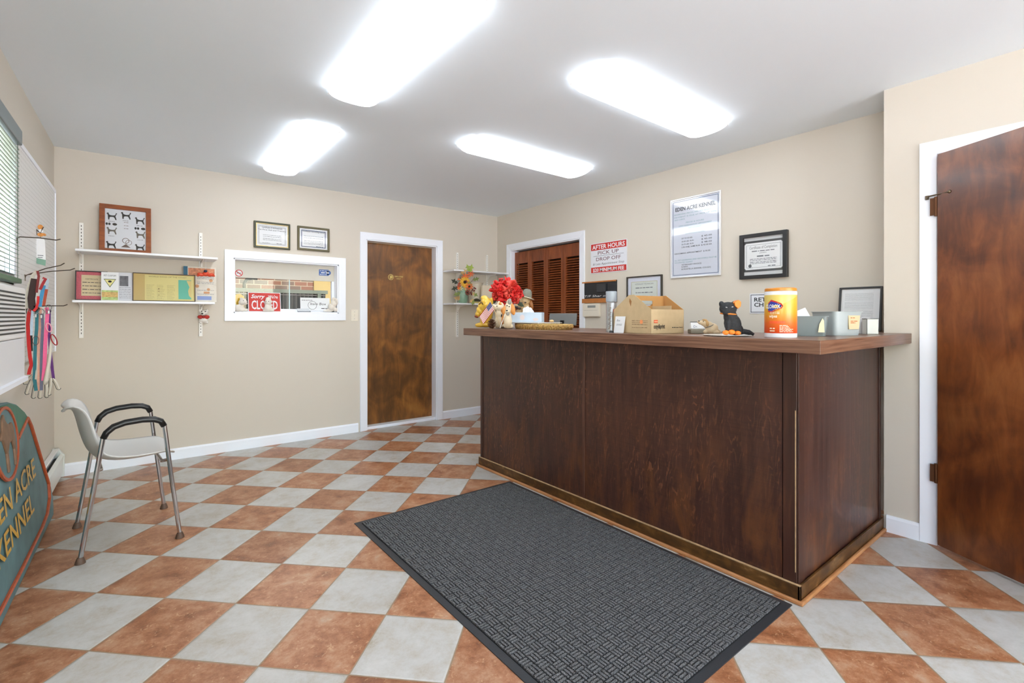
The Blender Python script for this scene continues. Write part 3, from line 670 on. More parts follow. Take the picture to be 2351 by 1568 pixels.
b = MB(); b.box(0, PW, -.03, -.025, zp0, zp1-.012); b.box(-WW-.05, 0, -.03, -.025, zp0, zw0-.015); b.build('perforated_board', pegm(), pg)
b = MB(); b.box(-.002, PW+.014, -.036, .0, zp1-.014, zp1+.012); b.box(PW-.002, PW+.016, -.036, 0, zp0, zp1); b.build('edge_trim', M_trim, pg, bevel=.002)

ac = thing('air_conditioner', 'white through-wall air conditioner with a louvred grille under the blind', 'air conditioner', tuple(lp(2.25, 0, .03)), RZL)
AW = 2.25-lw(59, 700, .085)[0]; az0, az1 = .90, 1.325
b = MB(); b.box(0, AW, -.055, 0, az0+.19, az1); b.build('grille_housing', M_white, ac, bevel=.008, seg=3)
b = MB(); z = az0+.215
while z < az1-.03: b.box(.02, AW-.03, -.0575, -.053, z, z+.007); z += .0175
b.build('grille_slots', mat('dark_slot', (62, 62, 60), .7), ac)
xs_ = 2.25-lw(22, 800, .085)[0]
b = MB(); b.box(.0, AW+.01, -.05, 0, az0, az0+.188); b.build('lower_cover', mat('satin_white_sheet', (222, 224, 228), .35), ac, bevel=.004)
b = MB(); b.prismx([(-.05, az0-.016), (-.05, az0+.008), (-.062, az0+.004), (-.062, az0-.016)], 0, AW+.015); b.build('drip_edge', M_trim, ac)
# ================================================================ PASS-THROUGH WINDOW AND THE ROOM BEHIND IT
pa, pb, pz0, pz1 = pw
P1 = thing('window_2', 'white-cased pass-through window in the back wall', 'window', (pa, YB, 0)); P1['kind'] = 'structure'
PWd = pb-pa
c = casing('window_casing', 0, PWd, pz1, (0, 0, 0), 0, depth=.14, z0=pz0, four=True); c.parent = P1
HZ = 1.548
MB().box(.012, PWd-.012, .098, .118, HZ, pz1-.012).build('header_panel', mat('cream_header_panel', (206, 202, 190), .5), P1)
b = MB(); b.box(.012, PWd-.012, .10, .135, pz0+.012, pz0+.042); b.box(.012, .03, .1, .135, pz0+.012, HZ); b.box(PWd-.035, PWd-.012, .1, .135, pz0+.012, HZ); b.build('slide_track', M_trim, P1)
MB().box(.03, PWd*.53, .108, .112, pz0+.042, HZ).build('pane', M_glass, P1); MB().box(PWd*.5, PWd-.035, .120, .124, pz0+.042, HZ).build('pane', M_glass, P1)
MB().box(PWd*.525, PWd*.534, .106, .114, pz0+.042, HZ).build('pane_edge', mat('pale_aqua_edge', (196, 222, 226), .2), P1)
def brick():
    m, n, l, b = nm('old_brick'); tc = n.new('ShaderNodeTexCoord'); mp = n.new('ShaderNodeMapping'); l.new(tc.outputs['Object'], mp.inputs[0]); mp.inputs['Rotation'].default_value = (radians(90), 0, 0)
    t = n.new('ShaderNodeTexBrick'); t.inputs['Scale'].default_value = 1; t.inputs['Brick Width'].default_value = .21; t.inputs['Row Height'].default_value = .075; t.inputs['Mortar Size'].default_value = .006; t.inputs['Bias'].default_value = 0
    t.inputs['Color1'].default_value = lin((146, 96, 76)); t.inputs['Color2'].default_value = lin((112, 98, 88)); t.inputs['Mortar'].default_value = lin((186, 172, 150)); l.new(mp.outputs[0], t.inputs[0])
    l.new(t.outputs[0], b.inputs['Base Color']); b.inputs['Roughness'].default_value = .85; return m
BX = hy(720, 600, 8.9)[0]
MB().box(-1.5, BX, 8.9, 9.0, 0, 2.6).build('wall_brick', brick())['kind'] = 'structure'
M_beige = mat('tan_wall_paint', (196, 172, 118), .8)
b = MB(); b.box(BX, 6, 8.88, 9.0, 0, 2.6); b.build('wall_backroom_tan', M_beige)['kind'] = 'structure'
b = MB(); b.box(-1.6, -1.5, 5.1, 9.0, 0, 2.6); b.box(6, 6.1, 5.1, 9, 0, 2.6); b.build('wall_backroom_side', M_beige)['kind'] = 'structure'
MB().box(-1.6, 6.1, 5.1, 9.0, 2.6, 2.65).build('ceiling_backroom', M_ceil)['kind'] = 'structure'
MB().box(-1.6, 6.1, 5.1, 9.0, -.06, -.001).build('floor_backroom', mat('grey_concrete', (150, 146, 138), .8))['kind'] = 'structure'
t = thing('ceiling_light', 'added light panel inside the brick room, out of view', 'ceiling light', (2.0, 7.2, 2.6)); MB().box(-.9, .9, -.3, .3, -.04, 0).build('diffuser', emis('lit_panel', (250, 248, 240), 4.5), t)  # unseen panel added to light the brick room
# kennel cage bank seen through the glass
rk = thing('kennel_cage_bank', 'row of grey barred kennel cages in front of the brick wall, seen through the window', 'kennel cages', (hy(537, 0, 7.3)[0]-.4, 7.3, 0))
RW = hy(748, 0, 7.3)[0]-rk.location.x; zt = hy(640, 664, 7.3)[2]
M_cg = mat('grey_green_steel', (122, 130, 118), .45, .4); M_cb = mat('dark_cage_interior', (30, 36, 36), .7)
MB().box(0, RW, .02, .7, 0, zt-.05).build('cage_body', M_cb, rk); b = MB(); b.box(-.01, RW+.02, -.03, .7, zt-.05, zt); b.build('top_rail', M_cg, rk)
k = 0; x = .25
while x < RW:
    MB().box(x-.025, x+.025, -.02, .02, 0, zt-.05).build('post', M_cg, rk); x += .62
b = MB(); x = .02
while x < RW: b.tube([(x, -.004, .1), (x, -.004, zt-.05)], .004, 5); x += .055
for z in (.4, .9, 1.25, zt-.08): b.box(0, RW, -.01, -.002, z, z+.012)
b.build('cage_bars', M_metal, rk)
b = MB(); gx = hy(580, 0, 7.25)[0]; b.tube([(gx-.06, 7.5, zt), (gx-.06, 7.5, zt+.08), (gx-.03, 7.5, zt+.13), (gx+.04, 7.5, zt+.15), (gx+.1, 7.5, zt+.15)], .022, 10)
tag(b.build('bent_pipe', M_black, smooth=True), 'black bent pipe on top of the kennel cages against the bricks', 'pipe')

def onback(pxl, pxr, py, Y): return hy(pxl, py, Y)[0], hy(pxr, py, Y)[0]
SZ = pz0+.0125
# stickers
x, y_, z = hy(548.5, 627, YB+.097)
b = MB(); b.disc(0, 0, .034, 0, .001); t = b.build('sticker_base', M_paper); t.name = 'no_smoking_sticker'; t.location = (x, YB+.0975, z); tag(t, 'round red and white no-smoking sticker on the cream panel of the pass-through window', 'sticker')
b = MB(); b.annulus(0, 0, .032, .025, -.001); Mx = Matrix.Rotation(radians(40), 4, 'Y'); b.box(-.027, .027, -.0022, -.0012, -.003, .003, Mx); b.build('red_ring', mat('sign_red', (196, 44, 34), .5), t)
b = MB(); b.box(-.018, .010, -.0018, -.0010, -.002, .003); b.box(.012, .017, -.0018, -.001, -.001, .004); b.build('cigarette_symbol', M_ink, t)
x, y_, z = hy(744, 626, YB+.097)
b = MB(); b.rect(-.05, .045, -.03, .03); b.disc(.045, 0, .022); t = b.build('blue_sticker', mat('sticker_blue', (52, 98, 172), .4), loc=(x, YB+.097, z)); tag(t, 'blue sticker with white print at the top right of the pass-through window', 'sticker')
b = MB(); b.scrib(-.042, .04, .014, .009, -.0008, 3); b.scrib(-.03, .05, -.006, .013, -.0008, 5); b.scrib(-.042, .03, -.022, .008, -.0008, 8); b.build('printed_text', M_paper, t)
# CLOSED sign
x0, x1 = onback(569.5, 644.5, 700, 4.965); h = 45/F*4.965/ray(607)[1]
cs_ = thing('closed_sign', 'red sign reading Sorry We\'re CLOSED on the sill of the pass-through window', 'sign', ((x0+x1)/2, 4.955, SZ), 0, rot=Euler((radians(-8), 0, 0)))
w = x1-x0; MB().rect(-w/2, w/2, 0, h, 0, .003).build('sign_board', M_paper, cs_)
MB().rect(-w/2+.006, w/2-.006, .006, h-.006, -.003, .0006).build('red_field', mat('sign_red', (196, 44, 34), .5), cs_)
b = MB(); b.text('Sorry', -w*.20, h*.70, h*.19, w*.42, y=-.0038, bold=.03, shear=.3); b.text("We're", w*.26, h*.70, h*.17, w*.30, y=-.0038, bold=.02, shear=.2); b.text('CLOSED', 0, h*.14, h*.45, w*.80, y=-.0038, bold=.02); b.build('white_lettering', M_paper, cs_)
# white card
x0, x1 = onback(689.5, 757, 690, 4.975); w = x1-x0; h = .125
cd = thing('written_card', 'white hand-lettered card at the right end of the pass-through sill', 'card', ((x0+x1)/2, 4.97, SZ+.018), 0, rot=Euler((radians(-6), 0, 0)))
MB().rect(-w/2, w/2, 0, h, 0, .002).build('card_sheet', M_paper, cd)
b = MB(); b.scrib(-w*.45, -w*.1, h*.78, .007, -.0022, 3); b.text('Item Box', w*.1, h*.42, .026, w*.55, y=-.002, shear=.2); b.scrib(w*.2, w*.45, h*.12, .009, -.0022, 6); b.annulus(-w*.1, h*.4, .042, .039, -.0022, .0003); b.build('lettering', M_ink, cd)
x = hy(697, 712, 4.93)[0]
ho = thing('card_holder', 'small clear card holder with dark edges on the pass-through sill', 'card holder', (x, 4.935, SZ)); 
b = MB(); b.prismx([(-.028, 0), (-.03, .003), (-.006, .012), (.012, .035), (.015, .033), (-.002, .008), (-.02, .0)], -.055, .055); b.build('clear_stand', mat('clear_acrylic', (214, 218, 222), .1, 0, .8), ho)
b = MB(); b.tube([(-.055, .0, .012), (-.06, -.028, .004), (.06, -.028, .004), (.055, 0, .012)], .0025, 6); b.build('dark_edge', M_black, ho)
# figurines ------------------------------------------------------
def fig(name, label, cat, pts, mats, base, k, X=None, group=None, voxel=.0028, loc=None, depth=1.0, sm=5):
    """figurine facing the room; pts = list of (px,py,rx,rz,rot,yoff,ry) around the base pixel"""
    pass
def ellist(b, L, k, bx, by):
    for e in L:
        px, py, rx, rz = e[:4]; rot = e[4] if len(e) > 4 else 0; yo = e[5] if len(e) > 5 else 0; ry = e[6] if len(e) > 6 else min(rx, rz)
        b.ell(((px-bx)*k, yo*k, (by-py)*k), (rx*k, ry*k, rz*k), (0, radians(rot), 0))
    return b
M_cer = mat('off_white_ceramic', (226, 218, 206), .35, var=.04, vs=40)
def ceramic(label, bx, by, Y, body, extra=(), vox=.003):
    k = Y/ray(bx)[1]/F; x = hy(bx, by, Y)[0]
    t = thing('dog_figurine', label, 'figurine', (x, Y, SZ), -YAW*.8)
    b = ellist(MB(), body, k, bx, by); b.build('body', M_cer, t, smooth='full', mods=(remesh(vox, 4),))
    for nme, L, m in extra: ellist(MB(), L, k, bx, by).build(nme, m, t, smooth=True)
    return t
M_eye = mat('dark_eye', (30, 28, 28), .3)
ceramic('off-white dog figurine crouching at the left end of the pass-through sill', 552, 717, 4.95, [(549, 708, 11, 8), (543, 711, 6, 6), (556, 711, 6, 6), (563, 713, 6, 3.5), (558, 694, 8, 8), (563, 697, 5, 3.5), (554, 687, 4, 3), (551, 696, 3, 6), (546, 714, 9, 3)], [('eye', [(561, 692, 1, 1, 0, -6.5, 1)], M_eye), ('nose', [(567, 696, 1.3, 1.1, 0, -1, 1.2)], M_eye)])
ceramic('small off-white figurine in front of the red closed sign', 616.5, 717, 4.915, [(616, 709, 9, 8), (610, 713, 6, 4), (623, 713, 6, 4), (616, 694, 7.5, 8), (616, 687, 6, 4), (616, 716, 12, 1.4), (614, 703, 6, 6)], [('eye', [(613.5, 693, .9, .9, 0, -6.5, 1), (619, 693, .9, .9, 0, -6.5, 1)], M_eye)])
ceramic('off-white dog figurine at the right end of the pass-through sill beside the hand-lettered card', 764, 719, 4.92, [(762, 707, 8, 9), (766, 700, 7, 9), (770, 692, 5.5, 6, 0), (765, 689, 3, 5, 15), (773, 697, 3, 5), (758, 714, 9, 4), (770, 713, 5, 5), (750, 716, 8, 2)], [('eye', [(770, 691, .9, .9, 0, -4.6, 1)], M_eye)])
x = hy(549, 0, 5.3)[0]
tag(MB().ell((0, 0, .075), (.05, .03, .052)).ell((0.02, 0, .045), (.035, .028, .04)).ell((-.03, 0, .05), (.03, .024, .03)).build('yellow_sponge', mat('mustard_yellow', (214, 172, 26), .8, bump=.4, bs=120), smooth=True, loc=(x, 5.32, hy(549, 690, 5.32)[2])), 'mustard yellow cloth bundle behind the glass at the left of the pass-through', 'cloth')
lg = thing('shelf_bracket_ledge', 'narrow ledge behind the pass-through glass', 'ledge', (pa, 5.1, 1.15)); MB().box(0, .3, 0, .35, 0, .02).build('ledge_board', M_shelf, lg)
MB().box(0, .3, .15, .17, -1.15, 0).build('ledge_leg', M_shelf, lg)
b = MB(); 
for q in range(6): b.ell((random.uniform(-.02, .02), 0, .02+q*.02), (.02, .012, .02), (0, random.uniform(-1, 1), 0))
tag(b.build('teal_cloth', mat('teal_cloth', (110, 176, 176), .85), smooth=True, loc=(hy(543, 0, 5.2)[0], 5.2, 1.17)), 'pale teal cloth behind the glass at the left of the pass-through', 'cloth')
bpy.data.objects['yellow_sponge'].name = 'yellow_cloth'
bpy.data.objects['yellow_cloth'].location.z = 1.285
MB().box(-.03, .03, -.02, .02, -.115, .03).build('cloth_fold', mat('mustard_yellow', (214, 172, 26), .8), bpy.data.objects['yellow_cloth'])
# light switch
x0, z0 = bw(807, 737); x1, z1 = bw(820, 711)
sw = thing('light_switch', 'cream light switch plate between the pass-through window and the brown door', 'light switch', ((x0+x1)/2, YB, (z0+z1)/2))
MB().box(-.036, .036, -.006, 0, -.058, .058).build('wall_plate', mat('ivory_plastic', (226, 218, 202), .4), sw, bevel=.002)
MB().box(-.005, .005, -.016, -.005, -.010, .012).build('toggle', mat('ivory_plastic', (226, 218, 202), .4), sw, bevel=.001)
for q in (.035, -.035): MB().disc(0, q, .003, -.006, .001, 10).build('plate_screw', M_metal, sw)

# ================================================================ FRAMES
def frame(name, label, cat, loc, rz, w, h, fw, fm, paper=M_paper, d=.018, lean=0, glass=True, inner=None, group=None):
    t = thing(name or cat.replace(' ', '_'), label, cat, loc, 0, group, rot=Euler((-lean, 0, rz)))
    f = MB().ring(-w/2, w/2, 0, h, fw, -d, 0).build('frame', fm, t, bevel=.002 if isinstance(fw, tuple) else min(.003, fw*.2))
    i = fw-.001 if not isinstance(fw, tuple) else .004
    MB().box(-w/2+i, w/2-i, -d*.45, -d*.3, i, h-i).build('paper', paper, t)
    if glass: MB().box(-w/2+i, w/2-i, -d*.8, -d*.72, i, h-i).build('glass', M_glass, t)
    return t, -d*.45
def wallfit_b(l, r, tl, bl, tr, br, Y=YB):
    x0, x1 = hy(l, 0, Y)[0], hy(r, 0, Y)[0]
    z1 = (hy(l, tl, Y)[2]+hy(r, tr, Y)[2])/2; z0 = (hy(l, bl, Y)[2]+hy(r, br, Y)[2])/2
    return (x0+x1)/2, x1-x0, z0, z1-z0
def wallfit_r(l, r, tl, bl, tr, br, X=XR):
    y0, y1 = hx(l, 0, X)[1], hx(r, 0, X)[1]
    z1 = (hx(l, tl, X)[2]+hx(r, tr, X)[2])/2; z0 = (hx(l, bl, X)[2]+hx(r, br, X)[2])/2
    return (y0+y1)/2, y0-y1, z0, z1-z0
M_fbr = mat('dark_bronze_frame', (84, 76, 48), .3, .3); M_gl = mat('gold_lip', (180, 160, 108), .3, .7); M_grn = mat('dark_olive_frame', (54, 56, 36), .35, .2)
M_fblk = mat('black_frame', (34, 34, 36), .35)
def certificate(t, y, w, h, m, title, seed, ink=M_grey_ink, border=(.03,), mcol=None, sz=.1):
    b = MB()
    for q in border: b.ring(-w/2+m+q, w/2-m-q, m+q, h-m-q, .0022, y-.0006, y)
    b.build('printed_border', mcol or M_grey_ink, t)
    b = MB()
    for s, zf, hf, wf in title: b.text(s, 0, h*zf, h*hf, w*wf, y=y, bold=.01)
    b.build('title_lettering', M_ink, t)
    b = MB(); ww = w/2-m-.03
    for q, zf in enumerate((.50, .44, .36, .31)): b.scrib(-ww*.75, ww*.75, h*zf, h*.022, y, seed+q)
    b.scrib(-ww*.8, -ww*.2, h*.2, h*.02, y, seed+7); b.scrib(ww*.35, ww*.8, h*.2, h*.03, y, seed+9); b.build('printed_text', ink, t)
c, w, z0, h = wallfit_b(582, 665.5, 507, 568.5, 515, 574)
t, y = frame(None, 'larger framed certificate with a dark olive frame above the pass-through window', 'framed certificate', (c, YB, z0), 0, w, h, .016, M_grn)
b = MB(); b.ring(-w/2+.018, w/2-.018, .018, h-.018, .006, -.017, -.013); b.build('gold_liner', M_gl, t)
certificate(t, y, w, h, .02, [('Certificate of Achievement', .76, .07, .56), ('Pet First Aid and Training', .68, .045, .76)], 3, border=(.018, .024))
c, w, z0, h = wallfit_b(682, 755.5, 518, 574, 526, 579)
t, y = frame(None, 'smaller framed certificate with a bronze frame, right of the two above the pass-through window', 'framed certificate', (c, YB, z0), 0, w, h, .02, M_fbr)
b = MB(); b.ring(-w/2+.036, w/2-.036, .034, h-.034, .007, y-.0008, y); b.build('printed_border', mat('navy_border', (70, 86, 118), .7), t)
b = MB(); b.text('Excellence Grooming School', 0, h*.78, h*.05, w*.68, y=y, bold=.02); b.build('title_lettering', M_ink, t)
b = MB(); [b.scrib(-w*.3, w*.3, h*zf, h*.025, y, q) for q, zf in enumerate((.6, .52, .4, .34, .28))]; b.scrib(w*.08, w*.3, h*.18, h*.04, y, 8); b.build('printed_text', M_grey_ink, t)

# ---- shelves
M_std = mat('white_slotted_metal', (236, 234, 228), .4)
def standard(x, z0, z1, label, slots=True):
    t = thing('shelf_standard', label, 'shelf rail', (x, YB, z0), 0, 'slotted wall rails')
    b = MB(); b.box(-.0125, -.010, -.012, 0, 0, z1-z0); b.box(.010, .0125, -.012, 0, 0, z1-z0); b.box(-.0125, .0125, -.0145, -.012, 0, z1-z0); b.build('channel', M_std, t)
    b = MB(); z = .03
    while z < z1-z0-.02: b.box(-.0022, .0022, -.0152, -.0144, z, z+.012); z += .0254
    b.build('slots', mat('slot_shadow_metal', (70, 68, 64), .8), t)
for (px, a, c_, l) in ((187, 512, 776, 'left slotted rail of the two carrying the long white shelves'), (460.5, 535, 772, 'right slotted rail of the two carrying the long white shelves'), (1049, 580, 774, 'left slotted rail in the corner right of the brown door'), (1117, 586, 700, 'right slotted rail in the corner right of the brown door')):
    x, zt_ = bw(px, a); standard(x, bw(px, c_)[1], zt_, l)
def shelf(x0, x1, z, label, bx, dep=.235):
    t = thing('wall_shelf', label, 'shelf', ((x0+x1)/2, YB-.016, z)); L = x1-x0; xm = (x0+x1)/2
    MB().box(-L/2, L/2, -dep, 0, -.017, 0).build('shelf_board', M_shelf, t, bevel=.003)
    for q in bx:
        b = MB(); b.prismx([(0.002, -.017), (.002, -.085), (-.012, -.085), (-.05, -.04), (-.19, -.024), (-.2, -.017)], q-xm-.004, q-xm+.004); b.build('bracket', M_std, t)
XS1, XS2 = bw(187, 0)[0], bw(460.5, 0)[0]
Z1s, Z2s = 1.680, 1.310
shelf(-.325, .555, Z1s, 'upper of the two long white wall shelves, holding the dog chart', (XS1, XS2))
shelf(-.34, .535, Z2s, 'lower of the two long white wall shelves, holding leaflets and frames', (XS1, XS2))
XS3, XS4 = bw(1049, 0)[0], bw(1117, 0)[0]
shelf(d1[1]+CW+.004, XR-.006, 1.722, 'empty upper white shelf in the corner beside the brown door', (XS3, XS4))
shelf(d1[1]+CW+.004, XR-.006, 1.345, 'lower white shelf in the corner beside the brown door, under the flower arrangement', (XS3, XS4))

# ---- dog chart
c, w, z0, h = wallfit_b(227.5, 347, 462, 572, 477, 577, 4.845)
M_oak = wood('orange_oak_frame', [(.3, (110, 54, 22)), (.55, (146, 78, 32)), (.75, (170, 98, 44))], grain=(8, 8, 30), rough=.4, blotch=.3)
z0 = Z1s+.001; h = 2.062-z0
t, y = frame(None, 'brown wooden frame with a dog clipping chart on the upper long shelf', 'framed chart', (c, 4.835, z0), 0, w, h, .034, M_oak, d=.02, lean=radians(6), paper=mat('chart_paper', (214, 217, 222), .7))
DOG = [(-.5, .28), (-.46, .40), (-.36, .46), (-.28, .38), (-.27, .22), (-.1, .12), (.1, .10), (.3, .14), (.36, .20), (.42, .34), (.48, .33), (.46, .2), (.38, .02), (.44, -.2), (.5, -.48), (.38, -.5), (.28, -.22), (.18, -.1), (-.1, -.12), (-.2, -.2), (-.22, -.5), (-.34, -.5), (-.36, -.2), (-.38, .1), (-.42, .24)]
b = MB(); g2 = MB(); k = w*.19
for q, (cx_, cz_) in enumerate(((-.27, .76), (.0, .80), (.27, .72), (-.27, .46), (.28, .42), (-.28, .17), (.27, .15))):
    tgt = MB(); tgt.prism([(cx_*w+a*k, cz_*h+c2*k*.95) for a, c2 in DOG], y-.0008, y)
    tgt.disc(cx_*w+.47*k, cz_*h+.36*k, k*.07, y, .0009, 10); b.scrib(cx_*w-k*.3, cx_*w+k*.3, cz_*h-k*.72, .004, y, q)
    tgt.build('dog_silhouette', mat('chart_grey', (104, 98, 88), .8) if q in (3, 4) else mat('chart_black', (52, 50, 46), .8), t)
for cx_, cz_ in ((-.27, .595), (.28, .55)):
    for a, c2 in ((-.09, -.05), (-.04, .05), (.06, .10)): b.disc(cx_*w+a*w, cz_*h, (abs(c2))*w*.45, y, .0008, 12, rz=.010)
b.build('printed_captions', mat('chart_black', (52, 50, 46), .8), t)
b = MB()
for cz_ in (.65, .58, .52): b.scrib(-.035*w, .05*w, cz_*h, .006, y, 4)
b.annulus(0, .27*h, .022, .018, y); b.prism([(-.03, .13*h), (.03, .13*h), (.0, .2*h)], y-.0008, y); b.annulus(.018, .235*h, .02, .017, y); b.build('sitting_dog_drawing', mat('chart_line', (110, 92, 84), .8), t)

# ---- lower shelf items
ZS = Z2s+.0008
def sheet(name, label, cat, l, r, top, Y, m, lean=7, th=.003, group=None):
    x0, x1 = hy(l, 0, Y)[0], hy(r, 0, Y)[0]; h = hy((l+r)/2, top, Y)[2]-ZS
    t = thing(name, label, cat, ((x0+x1)/2, Y, ZS), 0, group, rot=Euler((radians(-lean), 0, 0)))
    w = x1-x0; MB().rect(-w/2, w/2, 0, h, 0, th).build('sheet', m, t); return t, w, h, -th
x0, x1 = hy(172, 0, 4.76)[0], hy(247, 0, 4.76)[0]; h = hy(190, 621, 4.76)[2]-ZS
t, y = frame(None, 'black-framed certificate with a crimson border at the left end of the lower long shelf', 'framed certificate', ((x0+x1)/2, 4.775, ZS), 0, x1-x0, h, .006, M_fblk, d=.02, lean=radians(6), paper=mat('crimson_print', (184, 84, 96), .7, var=.25, vs=160))
w = x1-x0; b = MB(); b.rect(-w/2+.034, w/2-.034, .034, h-.03, y, .0006); b.build('parchment', mat('parchment', (206, 190, 154), .8), t)
b = MB(); b.text('CERTIFICATE', 0, h*.70, h*.05, w*.4, y=y-.0006); [b.scrib(-w*.28, w*.28, h*zf, h*.03, y-.0006, q) for q, zf in enumerate((.6, .48, .36, .24))]; b.build('printed_text', M_ink, t)
t, w, h, y = sheet('leaflet', 'white leaflet with a yellow triangle and a garden picture on the lower long shelf', 'leaflet', 232, 272, 624, 4.725, M_paper)
b = MB(); b.rect(-w/2+.003, w/2-.003, .004, h*.36, y, .0005); b.build('garden_picture', mat('garden_print', (150, 168, 110), .7, var=.5, vs=55), t)
b = MB(); b.rect(-w/2+.003, w/2-.003, h*.12, h*.30, y-.0005, .0004); b.build('flower_picture', mat('flower_print', (202, 150, 96), .7, var=.45, vs=70), t)
b = MB(); b.prism([(-w*.36, h*.76), (w*.36, h*.76), (0, h*.46)], y-.0006, y); b.build('green_triangle', mat('dark_green_print', (60, 84, 48), .7), t)
b = MB(); b.prism([(-w*.31, h*.74), (w*.31, h*.74), (0, h*.495)], y-.0012, y-.0006); b.build('triangle', mat('pale_yellow_print', (224, 218, 150), .7), t)
b = MB(); b.disc(0, h*.67, .011, y-.0012, .0004, rz=.008); b.text('PET CUSTOM', 0, h*.85, h*.06, w*.7, y=y); b.build('printed_text', M_ink, t)
t, w, h, y = sheet('flyer', 'pale grey flyer with a black and white photo on the lower long shelf', 'flyer', 266, 304, 625, 4.745, mat('pale_grey_paper', (206, 208, 214), .8))
b = MB(); b.rect(-w*.28, w*.25, h*.52, h*.88, y, .0005); b.build('photo', mat('photo_grey', (80, 80, 84), .6, var=.7, vs=38), t)
b = MB(); [b.scrib(-w*.3, w*.4, h*zf, .004, y, q) for q, zf in enumerate((.1, .16, .22, .28, .34, .4, .46))]; b.build('printed_text', M_grey_ink, t)
# magazine / map behind
t, w, h, y = sheet('picture_book', 'colourful illustrated book with a blue spine at the right end of the lower long shelf', 'book', 422, 497, 612, 4.80, mat('pale_cream_print', (214, 208, 196), .7, var=.08, vs=30), th=.012)
MB().rect(-w/2-.001, -w/2+.028, -.0, h, y, .001).build('blue_spine', mat('spine_blue', (46, 98, 124), .6), t)
b = MB(); b.rect(-w*.36, w*.45, h*.74, h*.96, y, .0005); b.build('cover_banner', mat('red_green_print', (188, 116, 88), .7, var=.5, vs=60), t)
b = MB(); b.rect(-w*.1, w*.34, h*.06, h*.17, y, .0006); b.build('cover_badge', mat('badge_blue', (132, 150, 198), .6), t)
b = MB(); b.disc(-w*.1, h*.45, .014, y); b.disc(w*.25, h*.36, .012, y); b.disc(w*.33, h*.62, .013, y); b.rect(w*.1, w*.28, h*.24, h*.3, y); b.build('cover_drawings', mat('tan_print', (190, 142, 104), .7, var=.3, vs=80), t)
b = MB(); [b.scrib(-w*.1, w*.42, h*zf, .005, y, q) for q, zf in enumerate((.22, .33, .52, .56, .66, .7))]; b.build('printed_text', M_grey_ink, t)
# yellow poster frame
x0, x1 = hy(304.5, 0, 4.73)[0], hy(449, 0, 4.73)[0]; h = hy(376, 628, 4.73)[2]-ZS; w = x1-x0
t, y = frame(None, 'long dark-framed yellow poster with a teal map in the middle of the lower long shelf', 'framed poster', ((x0+x1)/2, 4.745, ZS), 0, w, h, .005, mat('dark_brown_frame', (62, 44, 28), .4), d=.016, lean=radians(6), paper=mat('old_gold_backing', (188, 162, 96), .7))
b = MB(); b.rect(-w/2+.075, w/2-.012, .008, h-.012, y, .0008); b.build('yellow_sheet', mat('yellowed_paper', (208, 196, 128), .75), t)
b = MB(); b.rect(w/2-.115, w/2-.028, .02, h-.045, y-.0008, .0005); b.build('teal_sea', mat('teal_print', (88, 172, 148), .7), t)
b = MB(); b.prism([(w/2-.06, h-.05), (w/2-.028, h-.05), (w/2-.028, .03), (w/2-.045, .05), (w/2-.05, .09), (w/2-.04, .12)], y-.0018, y-.0013); b.build('map_land', mat('land_print', (206, 186, 120), .7), t)
b = MB(); R = random.Random(5)
for q in range(3):
    xx = -w/2+.085+q*.066
    for v in range(14): b.scrib(xx, xx+.055, .018+v*.0085, .003, y-.0009, R.randint(0, 99), fill=R.uniform(.6, 1))
b.build('column_text', mat('faded_ink', (160, 146, 96), .8), t)
b = MB(); b.text('WORLD DOGS OF THE COAST', .02, h-.03, .010, .25, y=y-.0008); b.disc(-.04, .1, .004, y-.0009); b.disc(-.04, .08, .006, y-.0009, rz=.002); b.disc(-.04, .05, .004, y-.0009, rz=.002); b.build('title_lettering', mat('sepia_ink', (112, 84, 40), .8), t)
# red bird ornament hanging in front of the book, white dog ornament below
x, _, z = hy(472, 627, 4.70)
og = thing('hanging_ornament', 'red winged ornament hanging from the upper long shelf before the illustrated book', 'ornament', (x, 4.69, z))
b = ellist(MB(), [(0, 2, 7, 6), (-10, 4, 7, 4, 20), (10, 4, 7, 4, -20), (-15, 7, 3, 2), (15, 6, 4, 2)], .0036, 0, 0); b.build('wings', mat('tomato_red', (204, 66, 34), .45, var=.3, vs=60), og, smooth='full', mods=(remesh(.003, 2),))
b = MB().ell((-.003, -.012, .014), .013); b.build('head', mat('dark_navy', (36, 46, 66), .4), og, smooth=True)
MB().tube([(0, 0, .02), (0, 0, Z1s-.017-z)], .0008, 5).build('string', M_paper, og)
x, _, z = hy(466.5, 740, 4.86)
og = thing('hanging_ornament', 'white dog ornament with a red bow hanging on the right rail below the long shelves', 'ornament', (x+.002, 4.862, z))
k = .0037
b = ellist(MB(), [(0, -6, 9, 7), (0, -22, 8.5, 7), (-7, -27, 3, 4), (7, -27, 3, 4), (-5, 0, 4, 3), (6, 0, 4, 3), (-1, -19, 4, 3, 0, -4)], k, 0, 0); b.build('body', mat('ornament_white', (228, 224, 218), .5), og, smooth='full', mods=(remesh(.003, 3),))
b = ellist(MB(), [(-6, -12, 6, 4.5, 15, -3), (6, -12, 6, 4.5, -15, -3), (0, -12, 3, 3, 0, -6)], k, 0, 0); b.build('bow', mat('bow_red', (176, 40, 34), .5), og, smooth=True)
b = ellist(MB(), [(-3, -20, 2.2, 1.8, 0, -8), (-4, -25, 1.2, 1.2, 0, -7), (3, -25, 1.2, 1.2, 0, -7)], k, 0, 0); b.build('face_features', M_eye, og, smooth=True)
MB().tube([(0, 0, .10), (.004, -.0, .155), (0, 0, Z2s-.018-z)], .0008, 5).build('string', M_paper, og)

